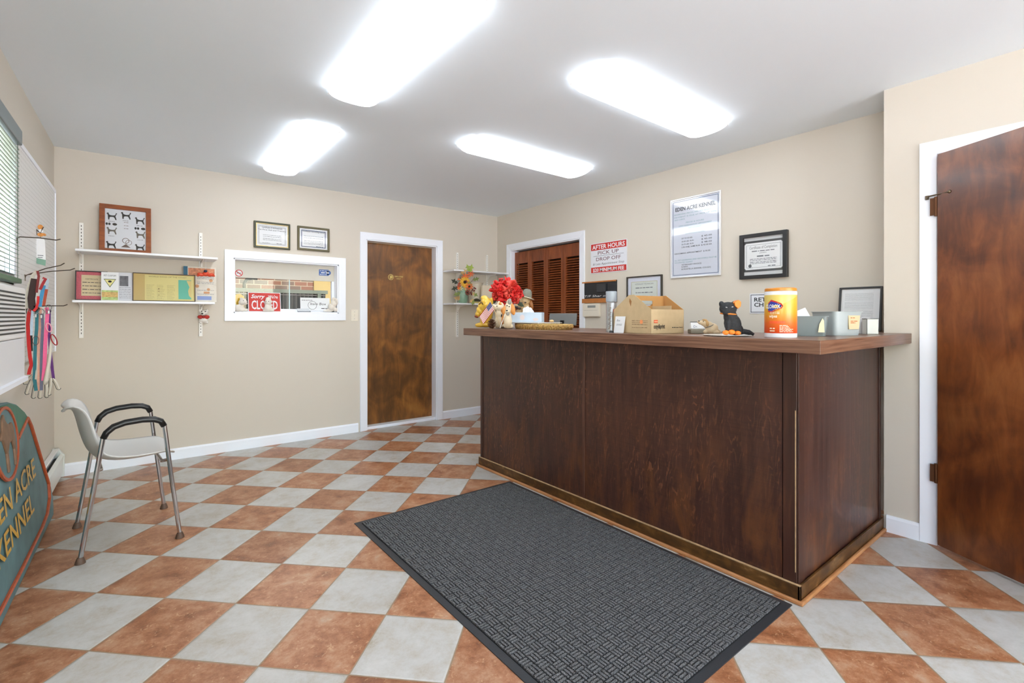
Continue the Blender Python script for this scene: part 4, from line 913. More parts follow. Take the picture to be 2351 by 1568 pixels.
# ---- corner shelf: flowers and bucket
ZC3 = 1.345+.0008
x, _, _ = hy(1056, 700, 4.76)
fl = thing('flower_arrangement', 'autumn arrangement with sunflower and orange blooms in a green vase on the lower corner shelf', 'flowers', (x, 4.70, ZC3), -YAW)
kf = 4.76/ray(1060)[1]/F
b = MB(); b.lathe([(.0, 0), (.045, 0), (.058, .03), (.06, .09), (.05, .15), (.038, .18), (.042, .195)], 20); b.build('vase', mat('sea_green_glaze', (120, 150, 128), .35, var=.2, vs=20), fl, smooth=True)
def FP(px, py): return ((px-1056)*kf, (699-py)*kf)
def flower(name, px, py, r, npet, mp, mc, yo=-.05, tilt=0):
    x, z = FP(px, py); b = MB()
    for q in range(npet):
        a = 2*pi*q/npet; E = (0, -a, 0); b.ell((x+cos(a)*r*.62, yo, z+sin(a)*r*.62), (r*.42, .004, r*.17), E, 8, 6)
    f = b.build(name, mp, fl, smooth=True); MB().ell((x, yo-.006, z), (r*.3, .008, r*.3), n=10, m=6).build('flower_centre', mc, f, smooth=True)
M_sun = mat('sunflower_yellow', (222, 168, 44), .6); M_or = mat('orange_petal', (216, 98, 38), .6, var=.15); M_brn = mat('dark_seed', (44, 26, 16), .8); M_gr2 = mat('olive_leaf', (112, 124, 58), .6, var=.25); M_mus = mat('tan_leaf', (184, 150, 100), .7, var=.2)
flower('sunflower', 1062, 652, .062, 14, M_sun, M_brn); flower('orange_bloom', 1063, 640, .045, 8, M_or, M_or, -.04); flower('orange_bloom', 1072, 662, .045, 9, M_or, M_brn, -.055)
flower('orange_bloom', 1075, 633, .038, 7, M_or, M_or, -.03); flower('cream_bloom', 1051, 666, .036, 8, mat('cream_petal', (216, 200, 158), .6), M_sun, -.055); flower('orange_bloom', 1068, 676, .032, 8, mat('rust_petal', (130, 52, 40), .6), M_brn, -.05)
def leaf(px, py, r, ang, m, yo=-.05, nm_='leaf'):
    x, z = FP(px, py); b = MB(); o = [(0, 0), (.3, .28), (.45, .1), (.62, .34), (.72, .12), (1, .0), (.72, -.12), (.6, -.34), (.42, -.1), (.3, -.25)]
    a = radians(ang); b.prism([(x+(u*cos(a)-v*sin(a))*r, z+(u*sin(a)+v*cos(a))*r) for u, v in o], yo-.0012, yo); b.build(nm_, m, fl)
for px, py, r, a, m in ((1073, 630, .10, 75, mat('fresh_green_leaf', (150, 168, 70), .6)), (1072, 628, .09, 110, mat('fresh_green_leaf', (150, 168, 70), .6)), (1052, 632, .09, 25, M_mus), (1046, 655, .09, 150, mat('dark_leaf', (52, 54, 40), .7)), (1048, 664, .09, 195, mat('dark_leaf', (52, 54, 40), .7)), (1080, 648, .08, 20, M_gr2), (1052, 690, .08, 170, M_mus), (1040, 688, .08, 10, M_mus), (1078, 676, .08, -30, M_gr2), (1052, 676, .09, 200, M_gr2)): leaf(px, py, r, a, m)
R = random.Random(11)
for q in range(16): leaf(R.uniform(1046, 1082), R.uniform(632, 692), R.uniform(.045, .075), R.uniform(0, 360), (M_mus, M_gr2, M_or, mat('rust_leaf', (150, 66, 40), .7))[q % 4], -.03-.002*q)
b = MB(); 
for px, py in ((1075, 618), (1070, 640), (1052, 640), (1062, 650), (1084, 640)): x, z = FP(px, py); b.tube([(0, 0, .17), (x*.6, -.015, z*.75), (x, -.03, z)], .0022, 5)
b.build('stems', mat('stem_brown', (92, 66, 40), .8), fl)
x = hy(1093, 0, 4.79)[0]
bk = thing('painted_bucket', 'cream bucket-shaped planter painted with berries on the lower corner shelf behind the flowers', 'bucket', (x, 4.802, ZC3), -YAW)
b = MB(); b.lathe([(.0, .0), (.078, .0), (.088, .235), (.092, .24), (.092, .25), (.084, .25), (.08, .02), (0, .02)], 28); b.build('bucket_body', mat('warm_cream_enamel', (206, 196, 176), .4), bk, smooth=True)
b = MB(); b.ell((-.03, -.083, .16), (.006, .004, .02), (0, .5, 0)); b.ell((-.045, -.078, .12), (.008, .004, .026), (0, -.2, 0)); b.ell((.0, -.088, .18), (.02, .004, .008), (0, .6, 0)); b.ell((-.01, -.087, .15), (.012, .004, .01)); b.build('painted_berries', mat('berry_red', (126, 44, 38), .6), bk, smooth=True)
b = MB(); b.lathe([(.0, 0), (.06, 0), (.062, .03), (.05, .06), (.03, .075), (0, .08)], 20, .02, -.05); b.build('straw_hat_opening', mat('dark_opening', (70, 64, 40), .8), bk, smooth=True) if False else None
b = MB(); b.prism([(.02+.055*cos(a), .004+.055*sin(a)) for a in [pi*q/12 for q in range(13)]], -.092, -.082); b.build('arched_opening', mat('dark_opening', (58, 52, 36), .8), bk)  # flat dark arch on the front stands in for the opening
b = MB(); b.box(-.03, .07, -.094, -.084, .004, .022); b.build('straw_bed', mat('straw', (196, 180, 110), .8), bk)
x0, x1 = hy(1101, 0, 4.70)[0], hy(1130, 0, 4.70)[0]
pb_ = thing('cream_card', 'cream folded paper card standing on the lower corner shelf behind the red flowers', 'card', ((x0+x1)/2, 4.658, ZC3)); hh = hy(1115, 656, 4.7)[2]-ZC3
b = MB(); b.box(-(x1-x0)/2, (x1-x0)/2, -.001, .001, 0, hh, Matrix.Rotation(radians(4), 4, 'X')); b.box(-(x1-x0)/2, (x1-x0)/2, .012, .013, 0, hh*.98); b.build('card_fold', mat('cream_card', (230, 218, 196), .8), pb_)

# ================================================================ RIGHT WALL SIGNS
def onright(name, label, cat, fit, m, th=.004, bev=0, part='panel'):
    c, w, z0, h = fit; t = thing(name, label, cat, (XR-.001, c, z0), RZR)
    MB().rect(-w/2, w/2, 0, h, 0, th).build(part, m, t, bevel=bev); return t, w, h, -th
M_red = mat('sign_red', (196, 44, 34), .5)
t, w, h, y = onright('after_hours_sign', 'red and white AFTER HOURS sign on the right wall beside the closet', 'sign', wallfit_r(1357, 1440, 562, 629, 547, 621), mat('sign_white', (220, 222, 228), .4, coat=.3), part='sign_board')
e = .006
b = MB(); b.rect(-w/2+e, w/2-e, h*.765, h-e, y, .0008); b.rect(-w/2+e, w/2-e, e, h*.20, y, .0008); b.build('red_band', M_red, t)
b = MB(); b.text('AFTER HOURS', 0, h*.80, h*.145, w*.90, y=y-.0008, bold=.02); b.text('$20 MINIMUM FEE', 0, h*.05, h*.115, w*.86, y=y-.0008, bold=.02); b.build('white_lettering', M_paper, t)
b = MB(); b.text('PICK UP', 0, h*.61, h*.12, w*.58, y=y); b.text('DROP OFF', 0, h*.405, h*.12, w*.68, y=y); b.build('dark_lettering', mat('maroon_ink', (96, 32, 40), .6), t)
b = MB(); b.rect(-w*.42, w*.42, h*.565, h*.575, y); b.text('& Late Appointment Stop', 0, h*.27, h*.075, w*.86, y=y, shear=.2); b.build('small_lettering', mat('slate_ink', (84, 84, 92), .6), t)
# price board
c, w, z0, h = wallfit_r(1541, 1656.5, 458, 638, 440, 634)
t, y = frame('price_board', 'large white-framed kennel price board high on the right wall', 'sign', (XR, c, z0), RZR, w, h, .012, mat('white_metal_frame', (226, 226, 228), .25, .3), d=.014, paper=mat('pale_blue_board', (206, 211, 224), .22, coat=.6))
b = MB(); b.ring(-w/2+.022, w/2-.022, .022, h-.022, .005, y-.0006, y); b.build('blue_border', mat('slate_blue_line', (98, 112, 138), .5), t)
MI = mat('board_ink', (58, 60, 70), .5); MT = mat('board_teal', (96, 148, 156), .5)
b = MB(); b.text('EDEN ACRE KENNEL', 0, h*.845, h*.048, w*.80, y=y, bold=.03)
rows = [('UP TO 25 LBS.', '$ 43.00', .485), ('25-50 LBS. RUN', '$ 45.00', .447), ('50-75 LBS. RUN', '$ 48.00', .41), ('2 IN ONE, SAME RUN', '$ 43.00 EA', .375)]
for a, p_, zf in rows: b.text(a, -w*.27, h*zf, h*.018, None if len(a) < 15 else w*.37, 'L', y=y, bold=.01); b.text(p_, w*.13, h*zf, h*.018, w*.2, 'L', y=y, bold=.01)
b.text('GROOMING APPOINTMENT  $ 30.00', -w*.42, h*.30, h*.018, w*.72, 'L', y=y, bold=.01)
b.text('VETERINARY INVOICE', -w*.27, h*.155, h*.017, w*.4, 'L', y=y, bold=.01); b.text('RABIES', -w*.27, h*.13, h*.016, w*.13, 'L', y=y, bold=.01); b.text('BORDETELLA (KENNEL COUGH)', -w*.27, h*.10, h*.017, w*.58, 'L', y=y, bold=.01); b.build('black_lettering', MI, t)
b = MB()
for s_, zf, ww, al in (('BOARDING PRICES ARE PER NIGHT', .795, .74, 'L'), ('PAYMENT IS DUE AT PICK UP TIME', .76, .84, 'L'), ('AND CHECK', .728, .22, 'L'), ('PRICES & HOURS', .68, .36, 'C'), ('OPEN SEVEN DAYS BY APPOINTMENT', .645, .66, 'C'), ('AND HOLIDAYS', .61, .26, 'C'), ('BOARDING RATES', .54, .38, 'C'), ('ALL PETS BOARDING AND GROOMING MUST BE', .215, .84, 'L'), ('VACCINATED AGAINST', .187, .38, 'L')): b.text(s_, -w*.42 if al == 'L' else 0, h*zf, h*.017, w*ww, al, y=y)
b.build('teal_lettering', MT, t)
# completion certificate
c, w, z0, h = wallfit_r(1701.5, 1811, 541, 642, 528, 636)
t, y = frame(None, 'thick black frame with a certificate, just right of the price board', 'framed certificate', (XR, c, z0), RZR, w, h, (.03, .03, .026, .026), M_fblk, d=.03, paper=mat('silver_mount', (196, 198, 200), .4))
b = MB(); b.rect(-w/2+.03, w/2-.03, .052, h-.052, y, .001); b.build('dark_mount_band', mat('charcoal_mount', (66, 68, 70), .6), t)
o = [(-w/2+.045, .068), (-w/2+.034, .079), (-w/2+.034, h-.079), (-w/2+.045, h-.068), (w/2-.045, h-.068), (w/2-.034, h-.079), (w/2-.034, .079), (w/2-.045, .068)]
MB().prism(o, y-.002, y-.001).build('certificate_sheet', M_paper, t)
b = MB(); b.ring(-w/2+.048, w/2-.048, .082, h-.082, .002, y-.0026, y-.002); b.build('printed_border', M_grey_ink, t)
b = MB(); b.text('Certificate of Completion', 0, h*.66, h*.065, w*.58, y=y-.002); b.text('presented to', 0, h*.555, h*.025, w*.14, y=y-.002); b.disc(-w*.28, h*.29, .012, y-.002); b.build('title_lettering', mat('charcoal_ink', (90, 92, 98), .7), t)
b = MB(); b.scrib(-w*.24, w*.24, h*.60, h*.028, y-.002, 2); b.scrib(-w*.13, w*.13, h*.48, h*.04, y-.002, 6); [b.scrib(-w*.28, w*.28, h*zf, h*.02, y-.002, q) for q, zf in enumerate((.43, .40, .36, .33))]; b.scrib(w*.1, w*.28, h*.26, h*.035, y-.002, 4); b.scrib(-w*.33, -w*.22, h*.24, h*.015, y-.002, 4); b.build('printed_text', M_grey_ink, t)
# certificate behind the kraft box
c, w, z0, h = wallfit_r(1441, 1522, 636, 712, 630, 712)
t, y = frame(None, 'dark-framed certificate with a gold border on the right wall, partly behind the kraft carrier', 'framed certificate', (XR, c, z0), RZR, w, h, .012, mat('pewter_frame', (70, 66, 60), .35, .3), d=.02, paper=mat('lilac_mount', (206, 210, 224), .7))
b = MB(); b.rect(-w/2+.05, w/2-.05, .05, h-.05, y, .0008); b.build('certificate_sheet', mat('soft_green_paper', (206, 212, 206), .7), t)
b = MB(); b.ring(-w/2+.05, w/2-.05, .05, h-.05, .004, y-.0014, y-.0008); b.build('gold_border', mat('pale_gold_print', (186, 176, 130), .6), t)
b = MB(); b.text('VETERINARY TECHNICIAN', 0, h*.74, h*.045, w*.52, y=y-.0008); [b.scrib(-w*.24, w*.24, h*zf, h*.035, y-.0008, q) for q, zf in enumerate((.64, .5, .38))]; b.build('printed_text', M_grey_ink, t)
# blackboard
c, w, z0, h = wallfit_r(1339, 1417, 650, 695.5, 641, 694)
t = thing('blackboard', 'small wood-edged blackboard with white chalk writing beside the closet', 'blackboard', (XR, c, z0), RZR)
MB().box(-w/2, w/2, -.012, 0, 0, h).build('slate', mat('slate_black', (34, 36, 40), .35), t)
b = MB(); b.box(-w/2, w/2, -.02, 0, -.002, h*.20); b.box(-w/2, w/2, -.018, 0, h-.012, h+.002); b.build('wooden_rail', mat('honey_wood', (172, 108, 52), .5, var=.15, vs=30), t, bevel=.002)
b = MB(); b.text('T/F Shar on', -w*.08, h*.27, h*.10, w*.7, y=-.0121, shear=.15); b.build('chalk_writing', mat('chalk', (210, 212, 214), .9), t)
b = MB(); b.box(-.012, .1, -.03, -.012, h*.48, h*.86); b.build('pinned_pouch', mat('dark_vinyl', (48, 50, 54), .25), t, bevel=.004)
# thermostat
c, w, z0, h = wallfit_r(1342, 1379.5, 697, 727, 697, 727)
t = thing('thermostat', 'cream thermostat below the small blackboard', 'thermostat', (XR, c, z0), RZR)
MB().box(-w/2, w/2, -.03, 0, 0, h).build('housing', mat('ivory_plastic', (226, 218, 202), .4), t, bevel=.006, seg=3)
MB().box(-w*.18, w*.30, -.0312, -.029, h*.68, h*.86).build('display', mat('lcd_grey', (140, 142, 138), .3), t)
MB().box(-w*.42, w*.42, -.031, -.0295, h*.48, h*.5).build('door_seam', mat('seam_grey', (180, 174, 160), .6), t)
# returned checks sign
t, w, h, y = onright('returned_checks_sign', 'small white sign about returned checks, half hidden behind the orange wipes canister', 'sign', wallfit_r(1722, 1831, 674, 721, 671, 718), mat('sign_white', (220, 222, 228), .4, coat=.3), th=.003, part='sign_board')
b = MB(); b.ring(-w/2+.007, w/2-.007, .008, h-.008, .004, y-.0006, y); b.text('RETURNED', -w*.40, h*.60, h*.2, w*.78, 'L', y=y, bold=.02); b.text('CHECKS', -w*.40, h*.34, h*.2, w*.56, 'L', y=y, bold=.02); b.build('black_lettering', M_ink, t)
# ================================================================ THINGS ON THE COUNTER
CT = 1.1005
def cpos(px, X):                      # point on the counter top seen at column px, on the line x = X
    d = ray(px); return X, X*d[1]/d[0]
def cthing(name, label, cat, px, X, rz=-YAW, group=None, z=CT):
    x, y = cpos(px, X); t = thing(name, label, cat, (x, y, z), rz, group); k = X/ray(px)[0]/F; return t, k
def by_(px, X, z=CT): t = X/ray(px)[0]; return HY+(CH-z)*F/t         # image row of the counter top there
# yellow dog --------------------------------------------------------
M_yel = mat('glazed_yellow', (226, 184, 66), .28, coat=.5, var=.12, vs=18)
t, k = cthing('dog_figurine', 'yellow long-faced dog statue at the left end of the counter behind the small flag', 'figurine', 1112, 2.14, group=None)
by = by_(1112, 2.14)
b = ellist(MB(), [(1116, 698, 13, 17), (1108, 705, 10, 14, -25), (1102, 714, 8, 11, -25), (1097, 721, 6.5, 7), (1121, 716, 11, 24, 0, 2, 13), (1126, 700, 6, 18, 10, 4), (1114, 735, 13, 16, 0, 4, 14), (1104, 746, 14, 5.5), (1117, 746, 16, 6, 0, 4, 14), (1098, 747, 7, 4.5), (1112, 684, 9, 6)], k, 1112, by)
b.build('body', M_yel, t, smooth='full', mods=(remesh(.004, 5),))
ellist(MB(), [(1094, 727, 5, 2.6, 20, -3, 5)], k, 1112, by).build('mouth', mat('brown_glaze', (128, 56, 34), .3), t, smooth=True)
ellist(MB(), [(1103, 696, 1.2, 5, 35, -9, 1.5), (1108, 697, 1.2, 4, -30, -11, 1.5)], k, 1112, by).build('eyelid_line', mat('umber_glaze', (90, 62, 24), .3), t, smooth=True)
# flag ----------------------------------------------------------------
t, k = cthing('small_flag', 'small American stick flag leaning against the yellow dog statue', 'flag', 1125, 2.085); by = by_(1125, 2.085)
H0 = Vector(((1126-1125)*k, 0, (by-693)*k)); H1 = Vector(((1135-1125)*k, 0, (by-711)*k)); FL = Vector(((1101-1125)*k, 0, (by-726)*k))-H0
def fpt(u, v): p = H0+(H1-H0)*v+FL*u; return Vector((p.x, -.012-.006*sin(u*6), p.z))
b = MB()
for q in range(13):
    b.cur = q % 2; n_ = 8
    for j in range(n_):
        if j < 3 and q < 7: continue
        A_, B_, C_, D_ = fpt(j/n_, q/13), fpt((j+1)/n_, q/13), fpt((j+1)/n_, (q+1)/13), fpt(j/n_, (q+1)/13); o = Vector((0, .0008, 0)); b.add([A_, B_, C_, D_, A_+o, B_+o, C_+o, D_+o], [(0, 1, 2, 3), (7, 6, 5, 4), (0, 4, 5, 1), (1, 5, 6, 2), (2, 6, 7, 3), (3, 7, 4, 0)])
b.build('striped_cloth', [mat('flag_red', (178, 44, 52), .7), mat('flag_white', (228, 222, 220), .7)], t)
b = MB()
for j in range(3):
    A_, B_, C_, D_ = fpt(j/8, 0), fpt((j+1)/8, 0), fpt((j+1)/8, 7/13), fpt(j/8, 7/13); o = Vector((0, .0008, 0)); b.add([A_, B_, C_, D_, A_+o, B_+o, C_+o, D_+o], [(0, 1, 2, 3), (7, 6, 5, 4), (0, 4, 5, 1), (1, 5, 6, 2), (2, 6, 7, 3), (3, 7, 4, 0)])
b.build('blue_canton', mat('flag_blue', (58, 62, 112), .7), t)
b = MB()
for i in range(5):
    for j in range(4):
        p = fpt((.3+i*.62)/8, (.05+j*.125)); b.box(p.x-.0012, p.x+.0012, p.y-.0012, p.y-.0004, p.z-.0012, p.z+.0012)
b.build('stars', mat('flag_white', (228, 222, 220), .7), t)['kind'] = 'stuff'
b = MB(); d_ = (H1-H0).normalized(); b.tube([H0-d_*.01+Vector((0, -.010, 0)), H1+Vector((0, -.010, 0)), Vector(((1150-1125)*k, -.02, .003))], .0022, 6); b.build('stick', mat('pale_wood_stick', (216, 190, 140), .6), t)
# pinecone ---------------------------------------------------------------
t, k = cthing('pine_cone', 'brown pine cone standing on the counter in front of the yellow dog statue', 'pine cone', 1129, 2.075)
b = MB(); b.ell((0, 0, .038), (.010, .010, .032))
for q in range(34):
    f = q/33; z = .006+f*.064; r = .031*math.sin(pi*(.18+.74*f))**.8; a = q*2.39996; E = (0, -.5-.5*f, a)
    b.ell((cos(a)*r*.62, sin(a)*r*.62, z), (r*.62, .0095, .0030), (0, -.35, a), 10, 6)
b.build('cone_scales', mat('cone_brown', (86, 56, 38), .6, var=.35, vs=90), t, smooth=True)
# dog figurine with ears out -----------------------------------------------
M_ccer = mat('cream_glaze', (222, 206, 176), .35, var=.08, vs=20); M_org = mat('orange_tan_glaze', (208, 140, 68), .35, var=.18, vs=22); M_grc = mat('grey_glaze', (150, 146, 136), .4, var=.1, vs=20)
X = 2.13; t, k = cthing('dog_figurine', 'white and orange terrier statue between the flag and the second spotted dog statue', 'figurine', 1145, X+.02); by = by_(1145, X+.02)
b = ellist(MB(), [(1146, 738, 10, 16), (1146, 722, 9, 13, 10), (1148, 708, 9, 9), (1140, 706, 7, 6, -20), (1134, 702, 5, 3.5, 30), (1144, 697, 3, 7, 25), (1153, 700, 4, 7, -30), (1141, 748, 6, 4), (1152, 747, 7, 5)], k, 1145, by)
b.build('body', M_ccer, t, smooth='full', mods=(remesh(.0035, 4),))
ellist(MB(), [(1153, 712, 5, 9, -15, -1, 8), (1149, 698, 4, 5, -20, 0, 5), (1154, 735, 4, 12, 5, -1, 8)], k, 1145, by).build('orange_patches', M_org, t, smooth='full')
ellist(MB(), [(1141, 703, 1.3, 1.3, 0, -6, 1), (1131.5, 701, 1.6, 1.4, 0, -1, 1.5), (1152, 724, 1.5, 3, 0, -8, 1)], k, 1145, by).build('face_marks', M_eye, t, smooth='full')
X = 2.12; t, k = cthing('dog_figurine', 'sitting beagle statue with a grey face and orange ears left of the tissue box', 'figurine', 1167, X); by = by_(1167, X)
b = ellist(MB(), [(1166, 738, 10, 17), (1165, 724, 9, 12), (1167, 707, 8.5, 13), (1169, 695, 6.5, 9), (1162, 749, 6, 4.5), (1172, 749, 7, 5), (1165, 716, 6, 5, 0, -5)], k, 1167, by)
b.build('body', M_ccer, t, smooth='full', mods=(remesh(.0035, 4),))
for e, nme in (((1157.5, 712, 4.5, 11, 12, -1, 6), 'ear'), ((1177, 710, 6, 14, -12, 0, 6), 'ear')): ellist(MB(), [e], k, 1167, by).build(nme, M_org, t, smooth='full')
ellist(MB(), [(1170, 693, 4.5, 8, 8, -4, 4), (1166, 720, 4, 5, 0, -8, 3)], k, 1167, by).build('grey_blaze', M_grc, t, smooth='full')
ellist(MB(), [(1164.5, 702, 1.4, 1.6, 0, -8, 1), (1169, 704, 1.4, 1.6, 0, -8, 1), (1164, 713, 2.4, 1.6, 0, -10, 1.6)], k, 1167, by).build('eyes_and_nose', M_eye, t, smooth='full')
b = MB(); b.tube([((1160-1167)*k, -.035, (by-722)*k), ((1148-1167)*k, -.05, .01)], .0016, 6); b.build('white_stick', M_paper, t)
# hat dog -----------------------------------------------------------------------
X = 2.52; t, k = cthing('dog_figurine', 'dog statue wearing a grey brimmed hat behind the tissue box', 'figurine', 1204, X); by = by_(1204, X)
b = ellist(MB(), [(1204, 690, 14, 13), (1196, 700, 9, 8, -20), (1207, 703, 9, 7), (1188, 702, 7, 6), (1206, 726, 15, 24, 0, 2, 15), (1190, 722, 8, 12), (1204, 742, 17, 8)], k, 1204, by)
b.build('body', mat('tan_cream_glaze', (206, 176, 134), .35, var=.15, vs=18), t, smooth='full', mods=(remesh(.004, 4),))
for e in ((1219, 699, 5, 12, -15, 0, 6), (1192, 693, 4, 8, 20, -2, 5)): ellist(MB(), [e], k, 1204, by).build('ear', mat('chestnut_glaze', (164, 106, 56), .35, var=.2, vs=25), t, smooth='full')
ellist(MB(), [(1186, 705, 4, 3, 0, -8, 3), (1197, 696, 2.4, 2.2, 0, -11, 2), (1206, 695, 2.2, 1.8, 0, -13, 2), (1192, 708, 5, 2, 0, -8, 3)], k, 1204, by).build('face_marks', mat('grey_brown_glaze', (84, 76, 72), .35), t, smooth='full')
hb = (1208-1204)*k; hz = (by-683)*k
b = MB(); b.lathe([(0, 0), (19*k, -1.5*k), (20*k, -.5*k), (12*k, 1.5*k), (0, 2*k)], 24, M=Matrix.Translation((hb, 0, hz)) @ Matrix.Rotation(radians(14), 4, 'Y')); b.build('hat_brim', mat('beige_felt', (196, 182, 156), .8), t, smooth=True)
b = MB(); b.lathe([(0, 0), (12.5*k, 0), (12*k, 6*k), (9.5*k, 15*k), (6*k, 19*k), (2*k, 17.5*k), (0, 17*k)], 24, M=Matrix.Translation((hb, 0, hz+.5*k)) @ Matrix.Rotation(radians(14), 4, 'Y')); b.build('hat_crown', mat('grey_felt', (124, 124, 112), .85, var=.15, vs=50), t, smooth=True)
# red flowers in a vase ------------------------------------------------------------
X = 2.30; t, k = cthing('red_bouquet', 'big bunch of red artificial flowers behind the dog statues on the counter', 'flowers', 1160, X); by = by_(1160, X)
b = MB(); b.lathe([(0, 0), (.04, 0), (.055, .05), (.05, .11), (.03, .15), (.036, .17)], 22); b.build('vase', mat('smoky_vase', (120, 112, 100), .25), t, smooth=True)
M_rp = mat('crimson_petal', (210, 34, 30), .6, var=.25, vs=60); M_rp2 = mat('coral_petal', (226, 72, 58), .6, var=.25, vs=60)
def bloom(px, py, r, yo, m, seed):
    R = random.Random(seed); cx_, cz_ = (px-1160)*k, (by-py)*k; r *= k; b = MB()
    for q in range(16):
        ring = q % 2; a = q*2.4; el = R.uniform(.1, .9)*(1 if q % 3 else 1.3); d_ = Vector((cos(a)*cos(el), -abs(sin(el))-.15, sin(a)*cos(el))).normalized()
        up = Vector((R.uniform(-1, 1), R.uniform(-1, 1), R.uniform(-1, 1))); s_ = d_.cross(up).normalized(); L = r*R.uniform(.75, 1.15); wdt = r*R.uniform(.24, .4); nn = d_.cross(s_).normalized()
        base = Vector((cx_, yo, cz_)); pts = []
        for i in range(5):
            f = i/4; wv = wdt*math.sin(pi*(.12+.76*f)); curl = nn*(r*.35*f*f*R.choice((-1, 1))); c0 = base+d_*L*f+curl
            pts += [c0-s_*wv, c0+nn*wv*.35, c0+s_*wv]
        b.add(pts, [(i*3+j, i*3+j+1, i*3+j+4, i*3+j+3) for i in range(4) for j in range(2)])
    b.norecalc = 1; b.build('bloom', m, t, smooth='full', mods=(soli(.0012),))
sd = 0
for px, py, r, yo in ((1146, 656, 17, -.02), (1160, 652, 17, -.03), (1174, 656, 17, -.03), (1138, 668, 15, -.01), (1151, 668, 17, -.06), (1166, 670, 17, -.07), (1180, 668, 16, -.05), (1190, 672, 14, -.0), (1140, 682, 13, -.02), (1156, 683, 15, -.06), (1172, 686, 15, -.06), (1184, 688, 13, -.02), (1153, 698, 11, -.03), (1150, 708, 9, -.03), (1166, 664, 15, .03), (1150, 660, 15, .03)):
    sd += 1; bloom(px, py, r, yo, M_rp if sd % 3 else M_rp2, sd)
for px, py, a in ((1141, 690, 200), (1186, 694, 330), (1170, 700, 280), (1150, 694, 250)):
    x, z = (px-1160)*k, (by-py)*k; an = radians(a); b = MB(); b.prism([(x+(u*cos(an)-v*sin(an))*.07, z+(u*sin(an)+v*cos(an))*.07) for u, v in ((0, 0), (.3, .22), (.7, .18), (1, 0), (.7, -.18), (.3, -.22))], -.012, -.011); b.build('leaf', mat('dark_green_leaf', (44, 58, 34), .6), t)
b = MB(); 
for q in range(7): a = q*.9; b.tube([(0, 0, .1), (cos(a)*.02, sin(a)*.02, .2), (cos(a)*.05, sin(a)*.03, .28)], .0025, 5)
b.build('stems', mat('stem_green', (58, 70, 40), .7), t)
# woven tray, white trays, tissue box, cork --------------------------------------------
X = 2.34; t, k = cthing('woven_tray', 'shallow oval woven straw tray on the counter under the white trays', 'tray', 1247, X, -pi/2)
wv_m = mat('straw_weave', (206, 168, 104), .7, bump=.6, bs=90, var=.3, vs=70)
a_, b__ = .255, .15; N = 72; h_ = .034
b = MB()
for row in range(4):
    z = .006+row*.0085; b.tube([((a_-.008+row*.003+.003*cos(q*pi+row*pi))*cos(2*pi*q/N), (b__-.008+row*.003+.003*cos(q*pi+row*pi))*sin(2*pi*q/N), z) for q in range(N)], .0052, 6, closed=True)
b.build('woven_rim', wv_m, t, smooth='full')
b = MB()
for q in range(N):
    a = 2*pi*q/N; b.tube([((a_-.004)*cos(a), (b__-.004)*sin(a), .001), ((a_+.007)*cos(a), (b__+.007)*sin(a), .018), ((a_+.003)*cos(a+.05), (b__+.003)*sin(a+.05), h_+.002)], .0035, 5)
b.build('rim_spokes', mat('straw_dark', (182, 142, 84), .7, var=.3, vs=70), t, smooth='full')['kind'] = 'stuff'
b = MB(); b.prismz([(a_*.97*cos(2*pi*q/40), b__*.97*sin(2*pi*q/40)) for q in range(40)], .0, .010); b.build('tray_base', wv_m, t)
wt_x, wt_y = t.location.x, t.location.y; ZT = CT+.041
b = MB(); b.box(-.20, .15, -.11, .10, 0, .004); b.box(-.21, .16, -.12, .11, .004, .007)
wt = b.build('white_serving_tray', mat('white_melamine_tray', (226, 228, 232), .25), bevel=.0015, loc=(wt_x-.03, wt_y+.045, ZT)); wt.rotation_euler = (0, 0, -pi/2); tag(wt, 'flat white tray lying on the woven straw tray', 'tray')
X = 2.30; x, y = cpos(1207, X); k = X/ray(1207)[0]/F
t = thing('tissue_box', 'pale blue tissue box with a white tissue standing on the white tray', 'tissue box', (x+.02, y+.0, ZT+.0078), radians(-52))
bh = .072; MB().box(-.115, .115, -.055, .055, 0, bh).build('carton', mat('sky_print_carton', (188, 202, 214), .55, var=.12, vs=9), t, bevel=.001)
MB().disc(0, 0, 0, 0) if False else None
b = MB(); b.prismz([(.05*cos(2*pi*q/24), .022*sin(2*pi*q/24)) for q in range(24)], bh, bh+.0008); b.build('opening', mat('clear_film', (206, 212, 218), .2), t)
b = MB(); n_ = 12; vs = []
for i in range(n_+1):
    u = -1+2*i/n_
    for j in range(5):
        v = j/4; vs.append((u*(.045-.012*v)+.004*sin(v*5), .008*sin(i*1.1)*(1-.3*v)+.006*v, bh-.004+v*(.047-.014*abs(u)**2+.003*sin(i*1.3))))
b.add(vs, [(i*5+j, (i+1)*5+j, (i+1)*5+j+1, i*5+j+1) for i in range(n_) for j in range(4)]); b.build('tissue', mat('tissue_white', (240, 240, 242), .9), t, smooth='full', mods=(soli(.001),))
for q in ((-.03, .035, .018, .02), (.07, .02, .02, .012)): MB().disc(q[0], q[1], q[2], -.0552, .0005, rz=q[3]).build('printed_shell', mat('blush_print', (214, 200, 198), .6), t)
X = 2.24; x, y = cpos(1264, X); t = MB().ell((0, 0, .010), (.016, .016, .010)).ell((0.006, 0, .014), (.008, .008, .006)).build('biscuit', mat('biscuit_tan', (214, 182, 130), .8, var=.15, vs=80), smooth=True, loc=(x+.01, y, ZT+.0078)); tag(t, 'small round tan biscuit at the right end of the white tray', 'biscuit')
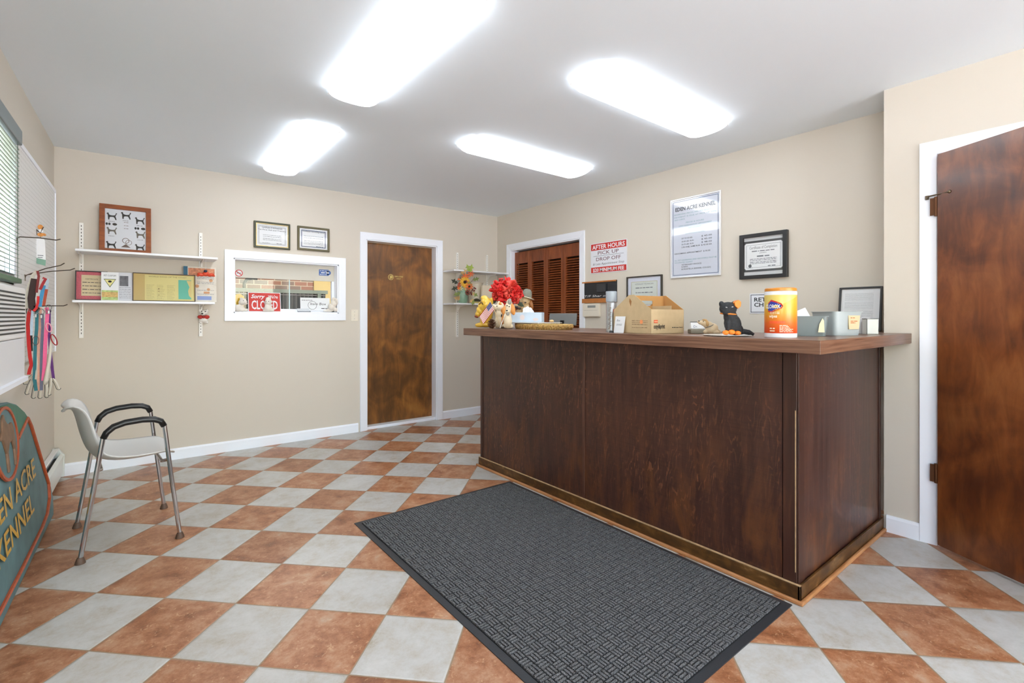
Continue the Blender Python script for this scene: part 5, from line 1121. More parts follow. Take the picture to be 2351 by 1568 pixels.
# grey display behind
X = 2.68; x, y = cpos(1286, X)
t = thing('tilted_display', 'dark grey tilted desk display behind the woven tray', 'display', (x+.02, y, CT), radians(-62))
MB().box(-.06, .06, -.04, .06, 0, .012).build('stand_foot', M_black, t, bevel=.002); MB().box(-.015, .015, .0, .015, .01, .06).build('stand_neck', M_black, t)
b = MB(); Mx = Matrix.Translation((0, -.0, .022)) @ Matrix.Rotation(radians(-18), 4, 'X'); b.box(-.115, .115, 0, .018, 0, .10, Mx); b.build('display_housing', mat('graphite_plastic', (96, 98, 96), .4), t, bevel=.003)
# aerosol can -----------------------------------------------------------
X = 2.20; t, k = cthing('spray_can', 'silver aerosol spray can with a grey cap left of the kraft carrier', 'spray can', 1403.5, X)
r = 12.3*k; H_ = 93*k
b = MB(); b.lathe([(0, 0), (r, 0), (r, .004), (r*.98, .006), (r*.98, H_*.70), (r*.9, H_*.73), (0, H_*.73)], 32); b.build('can_body', mat('printed_silver', (176, 178, 180), .25, .75, var=.1, vs=30), t, smooth=True)
b = MB(); b.lathe([(0, H_*.74), (r*1.0, H_*.74), (r*1.02, H_*.99), (r*.96, H_), (0, H_)], 32); b.build('cap', mat('frosted_grey_cap', (160, 170, 180), .3), t, smooth=True)
M_canp = mat('can_print', (132, 118, 110), .5)
b = MB()
for q in range(15): 
    a = radians(-125+(q % 3)*7); z = H_*(.08+q*.036); b.box(-.006, .006, -.0005, .0005, z, z+.0035, Matrix.Rotation(a+pi/2, 4, 'Z') @ Matrix.Translation((0, -r*.99, 0)))
b.build('label_print', M_canp, t)
b = MB(); b.box(-.006, .006, -.001, .001, H_*.49, H_*.56, Matrix.Rotation(radians(22), 4, 'Z') @ Matrix.Translation((0, -r*.985, 0))); b.build('red_mark', M_red, t)
# kraft carrier ------------------------------------------------------------
M_kr = mat('kraft_board', (196, 172, 134), .75, var=.06, vs=30); M_kri = mat('kraft_inside', (184, 136, 80), .8)
t = thing('kraft_carrier_box', 'brown kraft cardboard carrier box with a cut-out handle on the counter', 'box', (2.11, 1.515, CT), radians(-8.5))
Wb, Db, Hb, Hp = .245, .285, .128, .208; q_ = .0018
b = MB(); b.box(0, Wb, 0, q_, 0, Hb); b.box(0, Wb, Db-q_, Db, 0, Hb); b.box(0, Wb, 0, Db, 0, q_)
gab = [(0, 0), (Db, 0), (Db, Hb), (Db/2+.02, Hp), (Db/2-.02, Hp), (0, Hb)]
b.prismx(gab, 0, q_); b.prismx(gab, Wb-q_, Wb); b.build('carton_walls', M_kr, t)
b = MB(); yy = Db/2; hs = (Wb*.36, Wb*.62, .160, .184)
def hole_panel(b, x0, x1, z0, z1, hx0, hx1, hz0, hz1, y0, y1):
    for a in ((x0, x1, z0, hz0), (x0, x1, hz1, z1), (x0, hx0, hz0, hz1), (hx1, x1, hz0, hz1)): b.box(a[0], a[1], y0, y1, a[2], a[3])
hole_panel(b, q_, Wb-q_, .03, Hp-.003, Wb*.30, Wb*.64, .150, .178, yy-.002, yy+.001); b.build('handle_panel', M_kri, t)
b = MB(); b.box(q_*1.1, Wb-q_*1.1, q_*1.05, q_*1.5, .003, Hb-.002); b.box(q_*1.1, Wb-q_*1.1, Db-q_*1.5, Db-q_*1.1, .003, Hb-.002); b.prismx([(p0*.99+.001, p1*.99+.001) for p0, p1 in gab], Wb-q_*1.5, Wb-q_*1.1); b.build('inner_faces', M_kri, t, label='darker orange-brown inside of the carton')
MB().box(Wb*.62, Wb*.63, q_*2, yy-.003, .05, Hb+.02).build('divider', M_kr, t)
b = MB(); b.prismx([(Db*.52, Hb+.018), (Db*.56, Hb+.045), (Db*.545, Hb+.062), (Db*.50, Hb+.045)], -.0008, .0); b.build('handle_slot', mat('slot_brown', (150, 104, 58), .8), t)
b = MB(); b.text('copy&print', .018, .028, .018, .082, 'L', y=-.0004, bold=.03); b.scrib(.155, .235, .030, .006, -.0002, 3); b.build('black_lettering', mat('kraft_black', (34, 30, 28), .7), t)
b = MB(); b.box(.020, .048, -.0008, 0, .056, .072); b.build('red_logo', mat('logo_red', (206, 78, 40), .6), t, bevel=.0004)
b = MB(); b.scrib(.022, .046, .0605, .008, -.0009, 2); b.build('logo_lettering', mat('logo_pale', (238, 170, 130), .6), t)
ML = Matrix.Translation((0, 0, 0)) @ Matrix.Rotation(-pi/2, 4, 'Z')      # left face: local x runs toward the near corner
b = MB(); [b.scrib(-Db*.56+.02, -.012, zz, .005, 0, sd_, fill=.9, M=ML) for zz, sd_ in ((.066, 2), (.056, 3), (.046, 5), (.030, 7))]; b.build('side_print', mat('kraft_print', (142, 118, 88), .7), t)
b = MB(); b.prism([(-Db*.24+.011*cos(q*pi/10), .062+.011*sin(q*pi/10)) for q in range(20)], -.0012, -.0006, ML); b.build('orange_dot', mat('dot_orange', (236, 150, 96), .6), t)
# note card leaning on its left face
t = thing('note_card', 'small white handwritten note leaning against the left side of the kraft carrier', 'note', (2.125, 1.735, CT), radians(-8.5-90), rot=Euler((radians(-9), 0, radians(-8.5-90))))
MB().rect(-.045, .035, 0, .092, 0, .0008).build('paper', M_paper, t)
b = MB(); b.text('Box', -.03, .064, .012, .028, 'L', y=-.0008, shear=.2); b.text('SHAKE', -.03, .040, .011, .045, 'L', y=-.0008, shear=.2); b.build('handwriting', M_grey_ink, t)
t = thing('binder_clip', 'small black clip at the foot of the white note', 'clip', (2.095, 1.765, CT), radians(-90)); b = MB(); b.prismx([(-.007, 0), (.007, 0), (.001, .012), (-.001, .012)], -.012, .012); b.build('spring', M_black, t); b = MB(); b.tube([(-.005, 0, .010), (-.006, -.012, .016), (.006, -.012, .016), (.005, 0, .010)], .0008, 5); b.build('wire_lever', M_metal, t)
# card holder + resting dog ---------------------------------------------------------
X = 2.36; t, k = cthing('business_card_holder', 'grey card holder with white cards beside the resting tan dog figurine', 'card holder', 1603, X)
b = MB(); b.box(-.05, .05, -.028, .02, 0, .024); b.build('holder_base', mat('taupe_plastic', (128, 122, 108), .4), t, bevel=.005, seg=3)
b = MB(); b.box(-.038, .045, -.006, .012, .025, .058, Matrix.Rotation(radians(-10), 4, 'X')); b.build('card_stack', M_paper, t)
b = MB(); b.text('Dr.', -.018, .032, .012, .022, y=-.014); b.build('printed_text', mat('blue_print', (84, 96, 140), .6), t)
MB().box(-.036, .03, .014, .018, .055, .064).build('dark_clip', mat('grey_clip', (110, 108, 104), .4), t)
X = 2.26; t, k = cthing('dog_figurine', 'tan resting dog figurine left of the black cat figurine', 'figurine', 1630, X); by = by_(1630, X)
b = ellist(MB(), [(1634, 755, 15, 13, -30), (1644, 762, 12, 7, 0, 2), (1628, 748, 9, 11, -20), (1617, 741, 9, 8), (1609, 741, 7, 4.5, 10), (1604, 739, 3.5, 3), (1620, 762, 6, 5), (1640, 763, 8, 5, 0, -8), (1622, 746, 7, 8)], k, 1630, by)
b.build('body', mat('sandy_resin', (206, 184, 150), .5, var=.12, vs=24), t, smooth='full', mods=(remesh(.003, 3),))
for e in ((1621, 742, 4, 8, -15, -6, 3), (1617, 735, 6, 3, 10, -3, 5)): ellist(MB(), [e], k, 1630, by).build('ear', mat('light_brown_resin', (184, 146, 96), .5, var=.2, vs=30), t, smooth='full')
ellist(MB(), [(1604, 737, 1.6, 1.3, 0, -2, 1.6), (1612, 738, 1, 1, 0, -7, 1)], k, 1630, by).build('eyes_and_nose', M_eye, t, smooth='full')
b = MB(); b.tube([((1630+12*cos(a)*.75-2-1630)*k, sin(a)*11*k, (by-748)*k+cos(a)*4*k) for a in [2*pi*q/20 for q in range(20)]], .002, 6, closed=True); b.build('collar', mat('grey_collar', (112, 108, 104), .5), t, smooth=True)
# plate and black cat
X = 2.17; x, y = cpos(1668, X); t = MB().lathe([(0, 0), (.085, 0), (.104, .004), (.105, .006), (.09, .0045), (0, .003)], 40).build('white_plate', mat('white_china', (236, 234, 230), .2), smooth=True, loc=(x, y, CT)); tag(t, 'flat white plate under the black cat figurine', 'plate')
X = 2.17; t, k = cthing('cat_figurine', 'black sitting cat figurine with orange paws, ear and collar', 'figurine', 1679, X, z=CT+.0065); by = by_(1679, X, CT+.0065)
M_cat = mat('black_fur', (34, 35, 38), .75, bump=.9, bs=160, var=.3, vs=60); M_co = mat('pumpkin_orange', (228, 130, 36), .55)
b = ellist(MB(), [(1683, 744, 19, 25, -12, 2, 17), (1677, 728, 15, 17, -5), (1691, 756, 17, 14, 0, 5, 15), (1668, 748, 6, 19, 5, -8), (1678, 750, 6, 17, 5, -9), (1671, 709, 19.5, 16, 0, -1, 16), (1665, 715, 11, 9, 0, -8), (1657, 699, 6, 8, -15), (1685, 699, 7, 8, 15), (1675, 762, 18, 5)], k, 1679, by)
b.build('body', M_cat, t, smooth='full', mods=(remesh(.003, 2),))
b = MB(); b.tube([((1700-1679)*k, .02, 5*k), ((1712-1679)*k, .018, 7*k), ((1722-1679)*k, .01, 5*k), ((1731-1679)*k, -.0, 0)], [6*k, 6.5*k, 6*k, 3*k], 10); b.build('tail', M_cat, t, smooth='full')
for e in ((1660, 763, 7, 5.5, 0, -14, 8), (1672, 762, 7.5, 6, 0, -17, 8), (1686, 764, 7, 5, 0, -16, 8)): ellist(MB(), [e], k, 1679, by).build('paw', M_co, t, smooth='full')
b = MB(); b.prism([((px-1679)*k, (by-py)*k) for px, py in ((1681, 703), (1680, 695), (1685, 691), (1690, 689), (1695, 694), (1694, 704), (1688, 709))], -.030, .004); b.build('orange_ear', M_co, t, bevel=.002)
b = MB(); b.tube([((1672+15.5*cos(a)-1679)*k, sin(a)*14*k, (by-721-cos(a)*1.5)*k) for a in [2*pi*q/24 for q in range(24)]], .0055, 8, closed=True, flat=.6); b.build('collar', M_co, t, smooth='full')
b = ellist(MB(), [(1661, 706, 2.4, 1.3, 15, -15.5, 1.2), (1674, 705, 2.6, 1.3, -15, -16.5, 1.2)], k, 1679, by); b.build('eye', mat('cat_eye', (150, 150, 150), .2), t, smooth='full')
ellist(MB(), [(1666, 712, 1.8, 1.3, 0, -17.5, 1)], k, 1679, by).build('nose', mat('muzzle_black', (14, 14, 14), .3), t, smooth='full')
# wipes canister ---------------------------------------------------------------------
def wipes_mat():
    m, n, l, b = nm('orange_gradient_label'); tc = n.new('ShaderNodeTexCoord'); sp = n.new('ShaderNodeSeparateXYZ'); l.new(tc.outputs['Object'], sp.inputs[0])
    mr = n.new('ShaderNodeMapRange'); mr.inputs[1].default_value = .012; mr.inputs[2].default_value = .19; l.new(sp.outputs[2], mr.inputs[0])
    r = ramp(n, [(0, (226, 70, 34)), (.28, (232, 110, 40)), (.55, (214, 158, 44)), (.8, (216, 172, 62)), (1, (222, 164, 60))]); l.new(mr.outputs[0], r.inputs[0])
    # diagonal band
    ad = n.new('ShaderNodeMath'); ad.operation = 'MULTIPLY_ADD'; ad.inputs[1].default_value = .5; l.new(sp.outputs[0], ad.inputs[0]); ad.inputs[2].default_value = .156
    gt = n.new('ShaderNodeMath'); gt.operation = 'GREATER_THAN'; l.new(ad.outputs[0], gt.inputs[1]); l.new(sp.outputs[2], gt.inputs[0])
    mx = n.new('ShaderNodeMix'); mx.data_type = 'RGBA'; mu = n.new('ShaderNodeMath'); mu.operation = 'MULTIPLY'; mu.inputs[1].default_value = .55; l.new(gt.outputs[0], mu.inputs[0]); l.new(mu.outputs[0], mx.inputs[0]); l.new(r.outputs[0], mx.inputs[6]); mx.inputs[7].default_value = lin((206, 204, 120)); l.new(mx.outputs[2], b.inputs['Base Color']); b.inputs['Roughness'].default_value = .3; return m
X = 2.24; t, k = cthing('wipes_canister', 'tall white and orange disinfecting wipes canister on the counter corner', 'canister', 1792, X)
r = 33*k; H_ = 112*k
b = MB(); b.lathe([(0, 0), (r*.99, 0), (r, .004), (r, H_*.93), (0, H_*.93)], 48); b.build('canister_body', mat('satin_white_can', (232, 234, 238), .3), t, smooth=True)
b = MB(); b.lathe([(r*1.004, .018), (r*1.006, .0182), (r*1.006, H_*.855), (r*1.004, H_*.857)], 48); b.build('label', wipes_mat(), t, smooth=True)
b = MB(); b.lathe([(0, H_*.935), (r*.985, H_*.935), (r*.99, H_*.985), (r*.93, H_), (0, H_)], 48); b.build('lid', mat('amber_lid', (206, 132, 44), .35), t, smooth=True)
def wrap(b, off=.0012):               # bend flat artwork (front at y=0) around the can
    R_ = r+off; b.v = [(sin(x/R_)*(R_-y), -cos(x/R_)*(R_-y), z) for x, y, z in b.v]; return b
def sub(b, n_=10): return b
def bandart(pts, y0=-.001, y1=0): 
    b = MB(); b.prism(pts, y0, y1); return b
zc = H_*.60; xc = -r*1.02
b = wrap(MB().prism([(xc-.02, zc+.020), (xc-.005, zc+.034), (xc+.012, zc+.028), (xc+.035, zc+.018), (xc+.042, zc+.006), (xc+.036, zc-.004), (xc+.012, zc-.014), (xc-.004, zc-.023), (xc-.02, zc-.018)], -.001, 0)); b.build('logo_red_outline', M_red, t)
b = wrap(MB().prism([(xc-.02, zc+.014), (xc-.006, zc+.027), (xc+.012, zc+.022), (xc+.032, zc+.013), (xc+.036, zc+.006), (xc+.031, zc+.0), (xc+.010, zc-.008), (xc-.004, zc-.016), (xc-.02, zc-.012)], -.0018, -.001)); b.build('logo_blue_field', mat('logo_blue', (46, 60, 150), .35), t)
b = wrap(MB().text('CLOROX', xc+.0, zc-.003, .017, .062, y=-.0018, bold=.02, M=None)); b.build('logo_lettering', M_paper, t)
b = MB(); b.text('wipes', xc+.002, H_*.40, .010, .034, y=-.0004, bold=.03); [b.scrib(xc-.01, xc+.028, H_*zf, .004, -.0002, 4) for zf in (.47, .50)]; b.scrib(xc-.012, xc+.012, H_*.12, .006, -.0002, 6); b.scrib(xc-.012, xc+.012, H_*.17, .006, -.0002, 8); [b.scrib(xc+.028, xc+.028+w_, H_*zf, .0035, -.0002, q) for q, (zf, w_) in enumerate(((.11, .055), (.135, .05), (.16, .055), (.185, .04), (.21, .035), (.235, .03)))]; wrap(b).build('printed_text', mat('label_pale', (244, 226, 196), .6), t)
b = MB()
for q in range(8): b.rect(xc-.014+q*.008, xc-.006+q*.008, H_*.28, H_*.33, 0, .0006)
wrap(b).build('orange_strip', mat('strip_orange', (234, 92, 40), .5), t)
# grey baskets --------------------------------------------------------------------
def basket(name, label, px, X, rz, w, d, h, m, taper=.9):
    x, y = cpos(px, X); t = thing(name, label, 'basket', (x, y, CT), rz)
    b = MB(); th = .0025
    def rr(w_, d_, z, r_=.018):
        o = []
        for cx_, cy_, a0 in ((w_/2-r_, d_/2-r_, 0), (-w_/2+r_, d_/2-r_, pi/2), (-w_/2+r_, -d_/2+r_, pi), (w_/2-r_, -d_/2+r_, 1.5*pi)):
            for q in range(5): a = a0+pi/2*q/4; o.append((cx_+r_*cos(a), cy_+r_*sin(a), z))
        return o
    R_ = [rr(w*taper, d*taper, 0), rr(w, d, h-.003), rr(w+.006, d+.006, h-.003), rr(w+.006, d+.006, h), rr(w-2*th, d-2*th, h), rr(w*taper-2*th, d*taper-2*th, .003)]
    n_ = len(R_[0]); vs = [p for q in R_ for p in q]; fs = [(i*n_+j, i*n_+(j+1) % n_, (i+1)*n_+(j+1) % n_, (i+1)*n_+j) for i in range(5) for j in range(n_)]+[list(range(n_))[::-1], list(range(5*n_, 6*n_))]
    b.add(vs, fs); b.build('bin', m, t, smooth=True); return t
M_bk1 = mat('slate_plastic', (108, 117, 117), .35); M_bk2 = mat('light_slate_plastic', (158, 165, 165), .3)
t = basket('storage_basket', 'darker grey plastic basket holding papers, right behind the wipes canister', 1852, 2.50, radians(-62), .155, .14, .092, M_bk1)
b = MB(); b.prism([(.035, .018), (.06, .018), (.058, .072), (.052, .082), (.040, .055)], -.0725, -.0712); b.build('tag_label', mat('cream_tag', (214, 206, 172), .6), t)
pp = thing('paper_stack', 'white papers sticking out of the darker grey basket', 'papers', tuple(Vector(t.location)+Vector((0, 0, .035))), radians(-62))
b = MB(); Mx = Matrix.Rotation(radians(-24), 4, 'Y') @ Matrix.Rotation(radians(-20), 4, 'X'); b.box(-.048, .038, -.002, .0, 0, .095, Mx); b.build('sheet', M_paper, pp)
b = MB(); Mx = Matrix.Translation((0, .012, 0)) @ Matrix.Rotation(radians(-32), 4, 'Y') @ Matrix.Rotation(radians(-14), 4, 'X'); b.box(-.03, .045, -.001, .0, .0, .088, Mx); b.build('sheet', mat('peach_paper', (226, 196, 172), .8), pp)
t = basket('storage_basket', 'lighter grey plastic basket with a tan label, right one of the pair', 1920, 2.70, radians(-30), .155, .15, .114, M_bk2, .88)
b = MB(); b.prism([(.0, .03), (.052, .03), (.058, .095), (-.004, .095)], -.0752, -.0705); b.build('tan_label', mat('tan_label', (198, 178, 140), .6), t)
b = MB(); b.scrib(.008, .034, .082, .005, -.0755, 3); b.scrib(.008, .044, .066, .005, -.0755, 5); b.scrib(.008, .034, .058, .005, -.0755, 2); b.build('printed_text', mat('orange_ink', (176, 92, 36), .6), t)
# small boxes --------------------------------------------------------------
x, y = cpos(1972, 3.02); t = thing('small_white_box', 'small plain white box right of the light grey basket', 'box', (x, y, CT), radians(-28)); MB().box(-.038, .038, -.03, .03, 0, .082).build('carton', M_paper, t, bevel=.001); MB().box(-.0385, .0385, -.0305, .0305, .07, .0835).build('lid', mat('white_lid', (236, 236, 240), .6), t)
x, y = cpos(1998, 2.96); t = thing('small_metal_tin', 'small silver tin with a black edge in front of the leaning frame', 'tin', (x, y, CT), radians(-48)); MB().box(-.027, .027, -.022, .022, 0, .078).build('tin_body', mat('satin_tin', (188, 188, 180), .35), t, bevel=.002)
b = MB(); b.box(-.0280, -.0245, -.0232, -.0215, 0, .080); b.box(-.0285, .0285, -.0235, .0235, .078, .081); b.build('black_edge', M_black, t)
# leaning frame
c, w, z0, h = wallfit_r(1924, 2024, 661, 764, 655, 762, 3.545); z0 = CT; h = hx(1975, 658, 3.555)[2]-CT
t, y = frame(None, 'black-framed printed notice leaning on the wall at the right end of the counter', 'framed notice', (3.545, c, CT), RZR, w, h, .012, M_fblk, d=.016, lean=radians(8), paper=mat('notice_paper', (228, 230, 232), .5))
b = MB(); [b.scrib(-w*.36, w*.36, h*(.1+.022*q), h*.008, y, q, fill=.92) for q in range(36) if q % 9 != 8]; b.build('printed_text', mat('light_ink', (160, 162, 166), .8), t)

# ================================================================ PEGBOARD HOOKS AND WHAT HANGS THERE
M_hook = mat('dark_steel_wire', (92, 84, 74), .4, .9)
BOARD = .030
def hookY(px, py):                    # where a pixel lies on the pegboard face
    s, z = lw(px, py, BOARD); return lp(s, z, BOARD)
def hook(label, root, tips, r=.0028):
    p = hookY(*root); t = thing('peg_hook', label, 'hook', tuple(p), 0, 'wire hooks on the pegboard')
    b = MB()
    for tip in tips:
        q = Vector(hy(tip[0], tip[1], p.y+(tip[2] if len(tip) > 2 else 0)))-p
        if len(tip) > 3: pts = [Vector((0, 0, 0)), q*.25+Vector((0, 0, -.012)), q*.55+Vector((0, 0, -.03)), q*.8+Vector((0, 0, -.01)), q]
        else: pts = [Vector((.001, 0, -.012)), Vector((.004, 0, .0)), Vector((.012, 0, .004)), q*.5+Vector((0, 0, .002)), q*.9-Vector((0, 0, .006)), q]
        b.tube(pts, r, 7)
    b.build('wire_arm', M_hook, t, smooth=True); b = MB(); b.box(-.002, .002, -.012, .012, -.008, .004); b.box(-.002, .003, -.003, .003, -.03, .004); b.build('hook_plate', M_hook, t); return t, p
hook('long straight peg hook at the top of the pegboard, beside the blind', (38, 545), [(139, 549)])
h2, p2 = hook('short curled peg hook above the hanging dog treat card', (84, 528), [(100, 521, 0, 1)])
q2 = Vector(hy(100, 521, p2.y))-p2
h3, p3 = hook('double-pronged peg hook carrying the collars', (57, 632), [(172, 616), (148, 604, .05)])
h4, p4 = hook('lowest peg hook carrying the leashes', (60, 707), [(155, 699)])
Yh = p3.y
def H(px, py, dy=0): return Vector(hy(px, py, Yh+dy))
kk = (H(101, 700)-H(100, 700)).length
# treat card hanging
A0 = p2+q2*.55+Vector((0, 0, -.055))
cdt = thing('hanging_card', 'long white card with an orange dog picture hanging from the curled hook', 'card', tuple(A0), radians(8))
k2 = kk*1.13
o = [(-8, 0), (8, 0), (11, -10), (13, -70), (8, -88), (-8, -86), (-13, -72), (-11, -10)]
MB().prism([(a*k2, c_*k2) for a, c_ in [(-5, 0), (6, 0), (10, -8), (12, -68), (-12, -62), (-10, -8)]], -.001, .001).build('card_sheet', M_paper, cdt)
MB().prism([(a*k2, c_*k2) for a, c_ in [(-12, -62), (12, -68), (11, -86), (-10, -80)]], -.0012, .001).build('green_end', mat('sage_print', (120, 160, 142), .7), cdt)
b = ellist(MB(), [(0, -9, 7, 6, 0, -1, 1), (0, -32, 6.5, 8, 0, -1, 1), (8, -10, 5, 4, 30, -1, 1)], k2, 0, 0); b.v = [(x, y*.3-.001, z) for x, y, z in b.v]; b.build('dog_picture', mat('orange_dog_print', (198, 126, 56), .6, var=.35, vs=90), cdt)
b = ellist(MB(), [(1, -21, 5, 5, 0, -1, 1)], k2, 0, 0); b.v = [(x, y*.3-.0016, z) for x, y, z in b.v]; b.build('white_muzzle', M_paper, cdt)
b = MB(); b.scrib(-.012, .014, -.108, .006, -.001, 2); b.scrib(-.012, .014, -.12, .006, -.001, 6); b.build('printed_text', M_grey_ink, cdt)
MB().tube([(0, 0, -.002), (.002, 0, .012), (0, 0, .026)], .0012, 6, closed=False).build('hang_loop', mat('dark_ribbon', (70, 44, 24), .7), cdt)
# straps: pixel path -> strap hanging in the plane of the hook
def leash(name, label, path, wpx, m, dy=0, cat='leash', th=.0012, wmul=1.0, clip=None, group='leashes and collars on the peg hooks'):
    P0 = H(path[0][0], path[0][1], dy); t = thing(name, label, cat, tuple(P0), 0, group)
    pts = [H(a, c_, dy)-P0 for a, c_ in path]; W_ = []
    for i in range(len(pts)):
        d_ = pts[min(i+1, len(pts)-1)]-pts[max(i-1, 0)]; W_.append(Vector((d_.z, 0, -d_.x)).normalized()*(wpx*kk/2))
    MB().strip(pts, W_, th).build('webbing', m, t, smooth=False)
    if clip:
        q = H(clip[0], clip[1], dy)-P0; b = MB(); b.tube([q+Vector((.0, -.003, 0))+Vector((.006*cos(a), 0, .010*sin(a))) for a in [2*pi*v/12 for v in range(12)]], .0015, 6, closed=True); b.build('metal_clip', M_metal, t, smooth=True)
    return t
def nylon(n_, c_): return mat(n_, c_, .65, bump=.4, bs=300, var=.08, vs=80)
leash('dog_leash', 'bright red leash hanging at the left of the pegboard bundle', [(70, 708), (66, 722), (64, 745), (66, 790), (69, 820), (72, 838), (68, 850), (66, 860)], 8.5, nylon('red_nylon', (190, 22, 20)), -.012, clip=(70, 712))
leash('dog_leash', 'narrow black leash just behind the bright red one', [(74, 708), (72, 740), (72, 780), (73, 806)], 5, nylon('black_nylon', (30, 28, 30)), -.004)
leash('dog_leash', 'teal leash hanging between the red and the peach ones', [(82, 706), (85, 725), (84, 755), (81, 790), (80, 830), (79, 870), (83, 897)], 8, nylon('teal_nylon', (32, 108, 118)), -.014, clip=(80, 720))
leash('dog_leash', 'wide peach pink leash hanging right of the teal one', [(92, 706), (91, 745), (88, 790), (88, 850), (90, 897)], 8, nylon('peach_nylon', (212, 158, 138)), -.008)
leash('dog_leash', 'slate blue leash hanging between the peach and pink ones', [(97, 720), (98, 750), (96, 790), (95, 840), (95, 896)], 7, nylon('slate_nylon', (96, 100, 122)), -.012)
leash('dog_leash', 'hot pink leash hanging left of the purple one', [(107, 706), (109, 720), (107, 745), (104, 790), (102, 840), (99, 874)], 9, nylon('pink_nylon', (228, 98, 144)), -.016, clip=(108, 716))
leash('dog_leash', 'purple leash hanging at the right of the pegboard bundle', [(113, 712), (113, 735), (113, 765), (115, 800), (119, 840), (123, 870)], 7, nylon('purple_nylon', (88, 32, 110)), -.010, clip=(114, 714))
leash('dog_leash', 'white and blue printed short strap hanging beside the black leash', [(75, 712), (73, 735), (72, 770)], 6, nylon('print_nylon', (176, 196, 214)), -.018)
# red loop, pink loop
def loop(name, label, cpx, cpy, rx, rz, m, dy, rot=0, thick=.0028, cat='leash'):
    P0 = H(cpx, cpy, dy); t = thing(name, label, cat, tuple(P0), 0, 'leashes and collars on the peg hooks'); b = MB(); a0 = radians(rot)
    pts = []
    for v in range(28):
        a = 2*pi*v/28; x, z = rx*cos(a)*kk, rz*sin(a)*kk; pts.append((x*cos(a0)-z*sin(a0), .004*sin(a), x*sin(a0)+z*cos(a0)))
    b.tube(pts, thick, 7, closed=True); b.build('loop', m, t, smooth='full'); return t
loop('cord_loop', 'dark red round cord loop sticking out to the right below the pink collar', 124, 780, 5.5, 18, nylon('dark_red_cord', (150, 30, 34)), -.02, 18)
loop('cord_loop', 'thin brown cord loop hanging over the teal leash', 82, 782, 7, 14, nylon('brown_cord', (96, 50, 44)), -.024, 0, .0012)
loop('dog_collar', 'pale pink collar loop beside the hot pink leash', 112, 752, 6, 14, nylon('pale_pink_nylon', (224, 158, 172)), -.022, 12, .003, 'collar')
# collar bundle on hook 3
def band(name, label, path, wpx, m, dy, cat='collar'): return leash(name, label, path, wpx, m, dy, cat, .002)
band('dog_collar', 'wide white collar curving down at the left of the collar bundle', [(86, 622), (76, 632), (68, 655), (62, 682), (60, 698), (63, 708)], 9, nylon('cream_nylon', (198, 194, 180)), -.012)
band('dog_collar', 'wide dark brown collar in the middle of the collar bundle', [(80, 640), (76, 660), (72, 685), (74, 706), (79, 712), (85, 704)], 17, nylon('dark_brown_leather', (50, 26, 22)), -.020)
band('dog_collar', 'bright red padded collar curling round the dark brown one', [(88, 680), (87, 695), (83, 708), (77, 714)], 6, nylon('scarlet_nylon', (204, 32, 34)), -.030)
band('dog_collar', 'dark red patterned collar hanging from the double-pronged hook', [(86, 622), (89, 634), (86, 655), (84, 672)], 6, nylon('oxblood_nylon', (120, 34, 34)), -.030)
band('dog_collar', 'red and black collar angled across the top of the blue one', [(92, 665), (98, 652), (105, 640), (98, 638)], 7, nylon('red_black_nylon', (156, 28, 34)), -.034)
band('dog_collar', 'sky blue collar hanging to the right in the collar bundle', [(101, 655), (97, 672), (93, 690), (91, 704)], 9, nylon('sky_blue_nylon', (62, 144, 190)), -.024)
band('dog_collar', 'orange and black striped collar at the right of the collar bundle', [(107, 664), (104, 680), (100, 702)], 7, nylon('orange_stripe_nylon', (164, 68, 40)), -.028)
band('dog_collar', 'pale patterned collar tucked behind the red and black one', [(109, 640), (108, 655), (105, 668)], 7, nylon('pale_print_nylon', (172, 188, 200)), -.020)
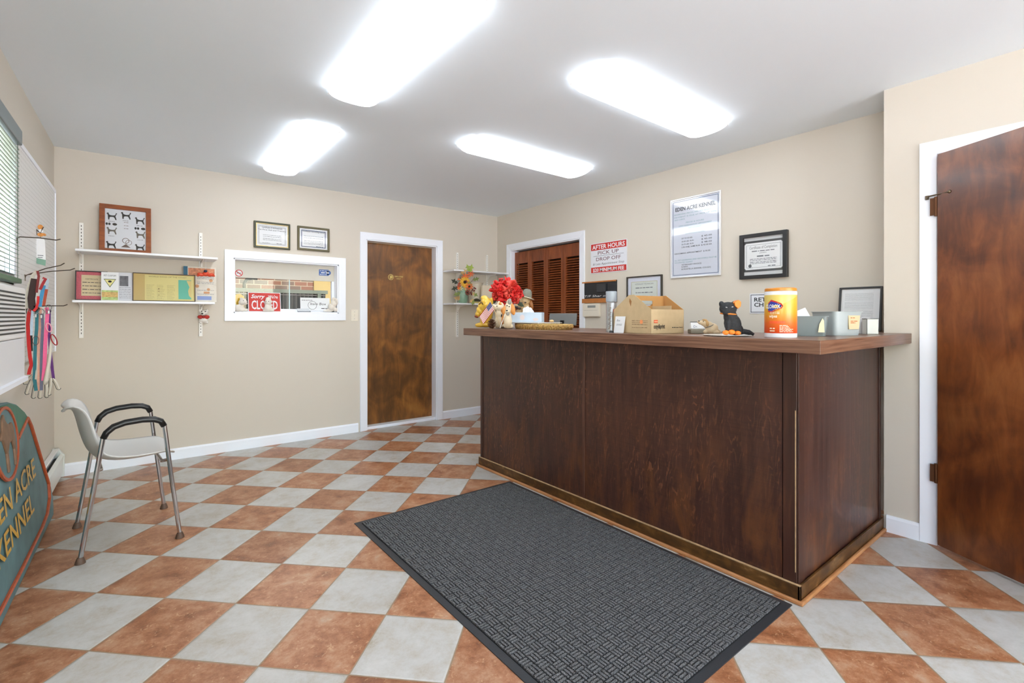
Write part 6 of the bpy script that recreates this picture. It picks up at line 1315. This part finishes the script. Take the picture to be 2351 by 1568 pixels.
for lb, a, c_ in (('small steel ring of clips at the left of the leash tops', 82, 714), ('small steel ring of clips in the middle of the leash tops', 95, 716), ('small steel ring of clips above the purple leash', 112, 706)):
    P0 = H(a, c_, -.02); t = thing('leash_clip', lb, 'clip', tuple(P0), 0, 'steel clips on the leashes'); b = MB(); b.tube([(.011*cos(v*pi/6), .004*cos(v), .016*sin(v*pi/6)) for v in range(12)], .0018, 6, closed=True); b.build('ring', M_metal, t, smooth='full')
    b = MB(); b.box(-.004, .004, -.004, .004, -.034, -.016); b.build('swivel', M_metal, t, bevel=.001)
# grooming gloves with splayed fingers
M_gl1 = mat('canvas_glove', (208, 202, 188), .85, bump=.3, bs=200); M_gl2 = mat('grey_glove_edge', (84, 86, 80), .7)
def glove(label, palm, fingers, dy):
    P0 = H(palm[0][0], palm[0][1], dy); t = thing('work_glove', label, 'glove', tuple(P0), 0, 'gloves hanging below the leashes')
    b = MB(); pts = [H(a, c_, dy)-P0 for a, c_, _ in palm]; b.tube(pts, [w_*kk for _, _, w_ in palm], 12, flat=.35)
    b.build('palm', M_gl1, t, smooth='full')
    for f_ in fingers:
        pts = [H(a, c_, dy)-P0 for a, c_ in f_]; L = len(pts)
        g = MB(); g.tube(pts+[pts[-1]+(pts[-1]-pts[-2]).normalized()*3*kk], [5.2*kk]*(L-1)+[5*kk, 2.5*kk], 10, flat=.6); fg = g.build('finger', M_gl1, t, smooth='full')
        d_ = (pts[-1]-pts[-2]).normalized(); s_ = Vector((-d_.z, 0, d_.x))*5.3*kk; m_ = pts[-1]+d_*3.2*kk
        ed = [pts[0]-s_, pts[len(pts)//2]-s_, pts[-1]-s_, m_-s_*.5, m_+d_*1.2*kk, m_+s_*.5, pts[-1]+s_]; e_ = MB(); e_.tube(ed, .0016, 6); e_.build('dark_seam', M_gl2, fg, smooth='full')
    return t
glove('pale canvas glove hanging fingers down, right one under the leashes', [(118, 775, 9), (115, 815, 13), (110, 850, 17), (106, 872, 19), (104, 882, 15)], [[(95, 872), (94, 893), (92, 912)], [(107, 876), (108, 895), (107, 910)], [(118, 868), (117, 885), (113, 905)], [(122, 868), (130, 880), (135, 892)]], -.004)
glove('pale canvas glove hanging fingers down, left one under the leashes', [(88, 790, 8), (86, 825, 11), (84, 850, 14), (83, 870, 15)], [[(78, 862), (67, 870), (58, 880)], [(76, 870), (68, 885), (62, 903)], [(84, 876), (80, 895), (77, 912)]], .008)
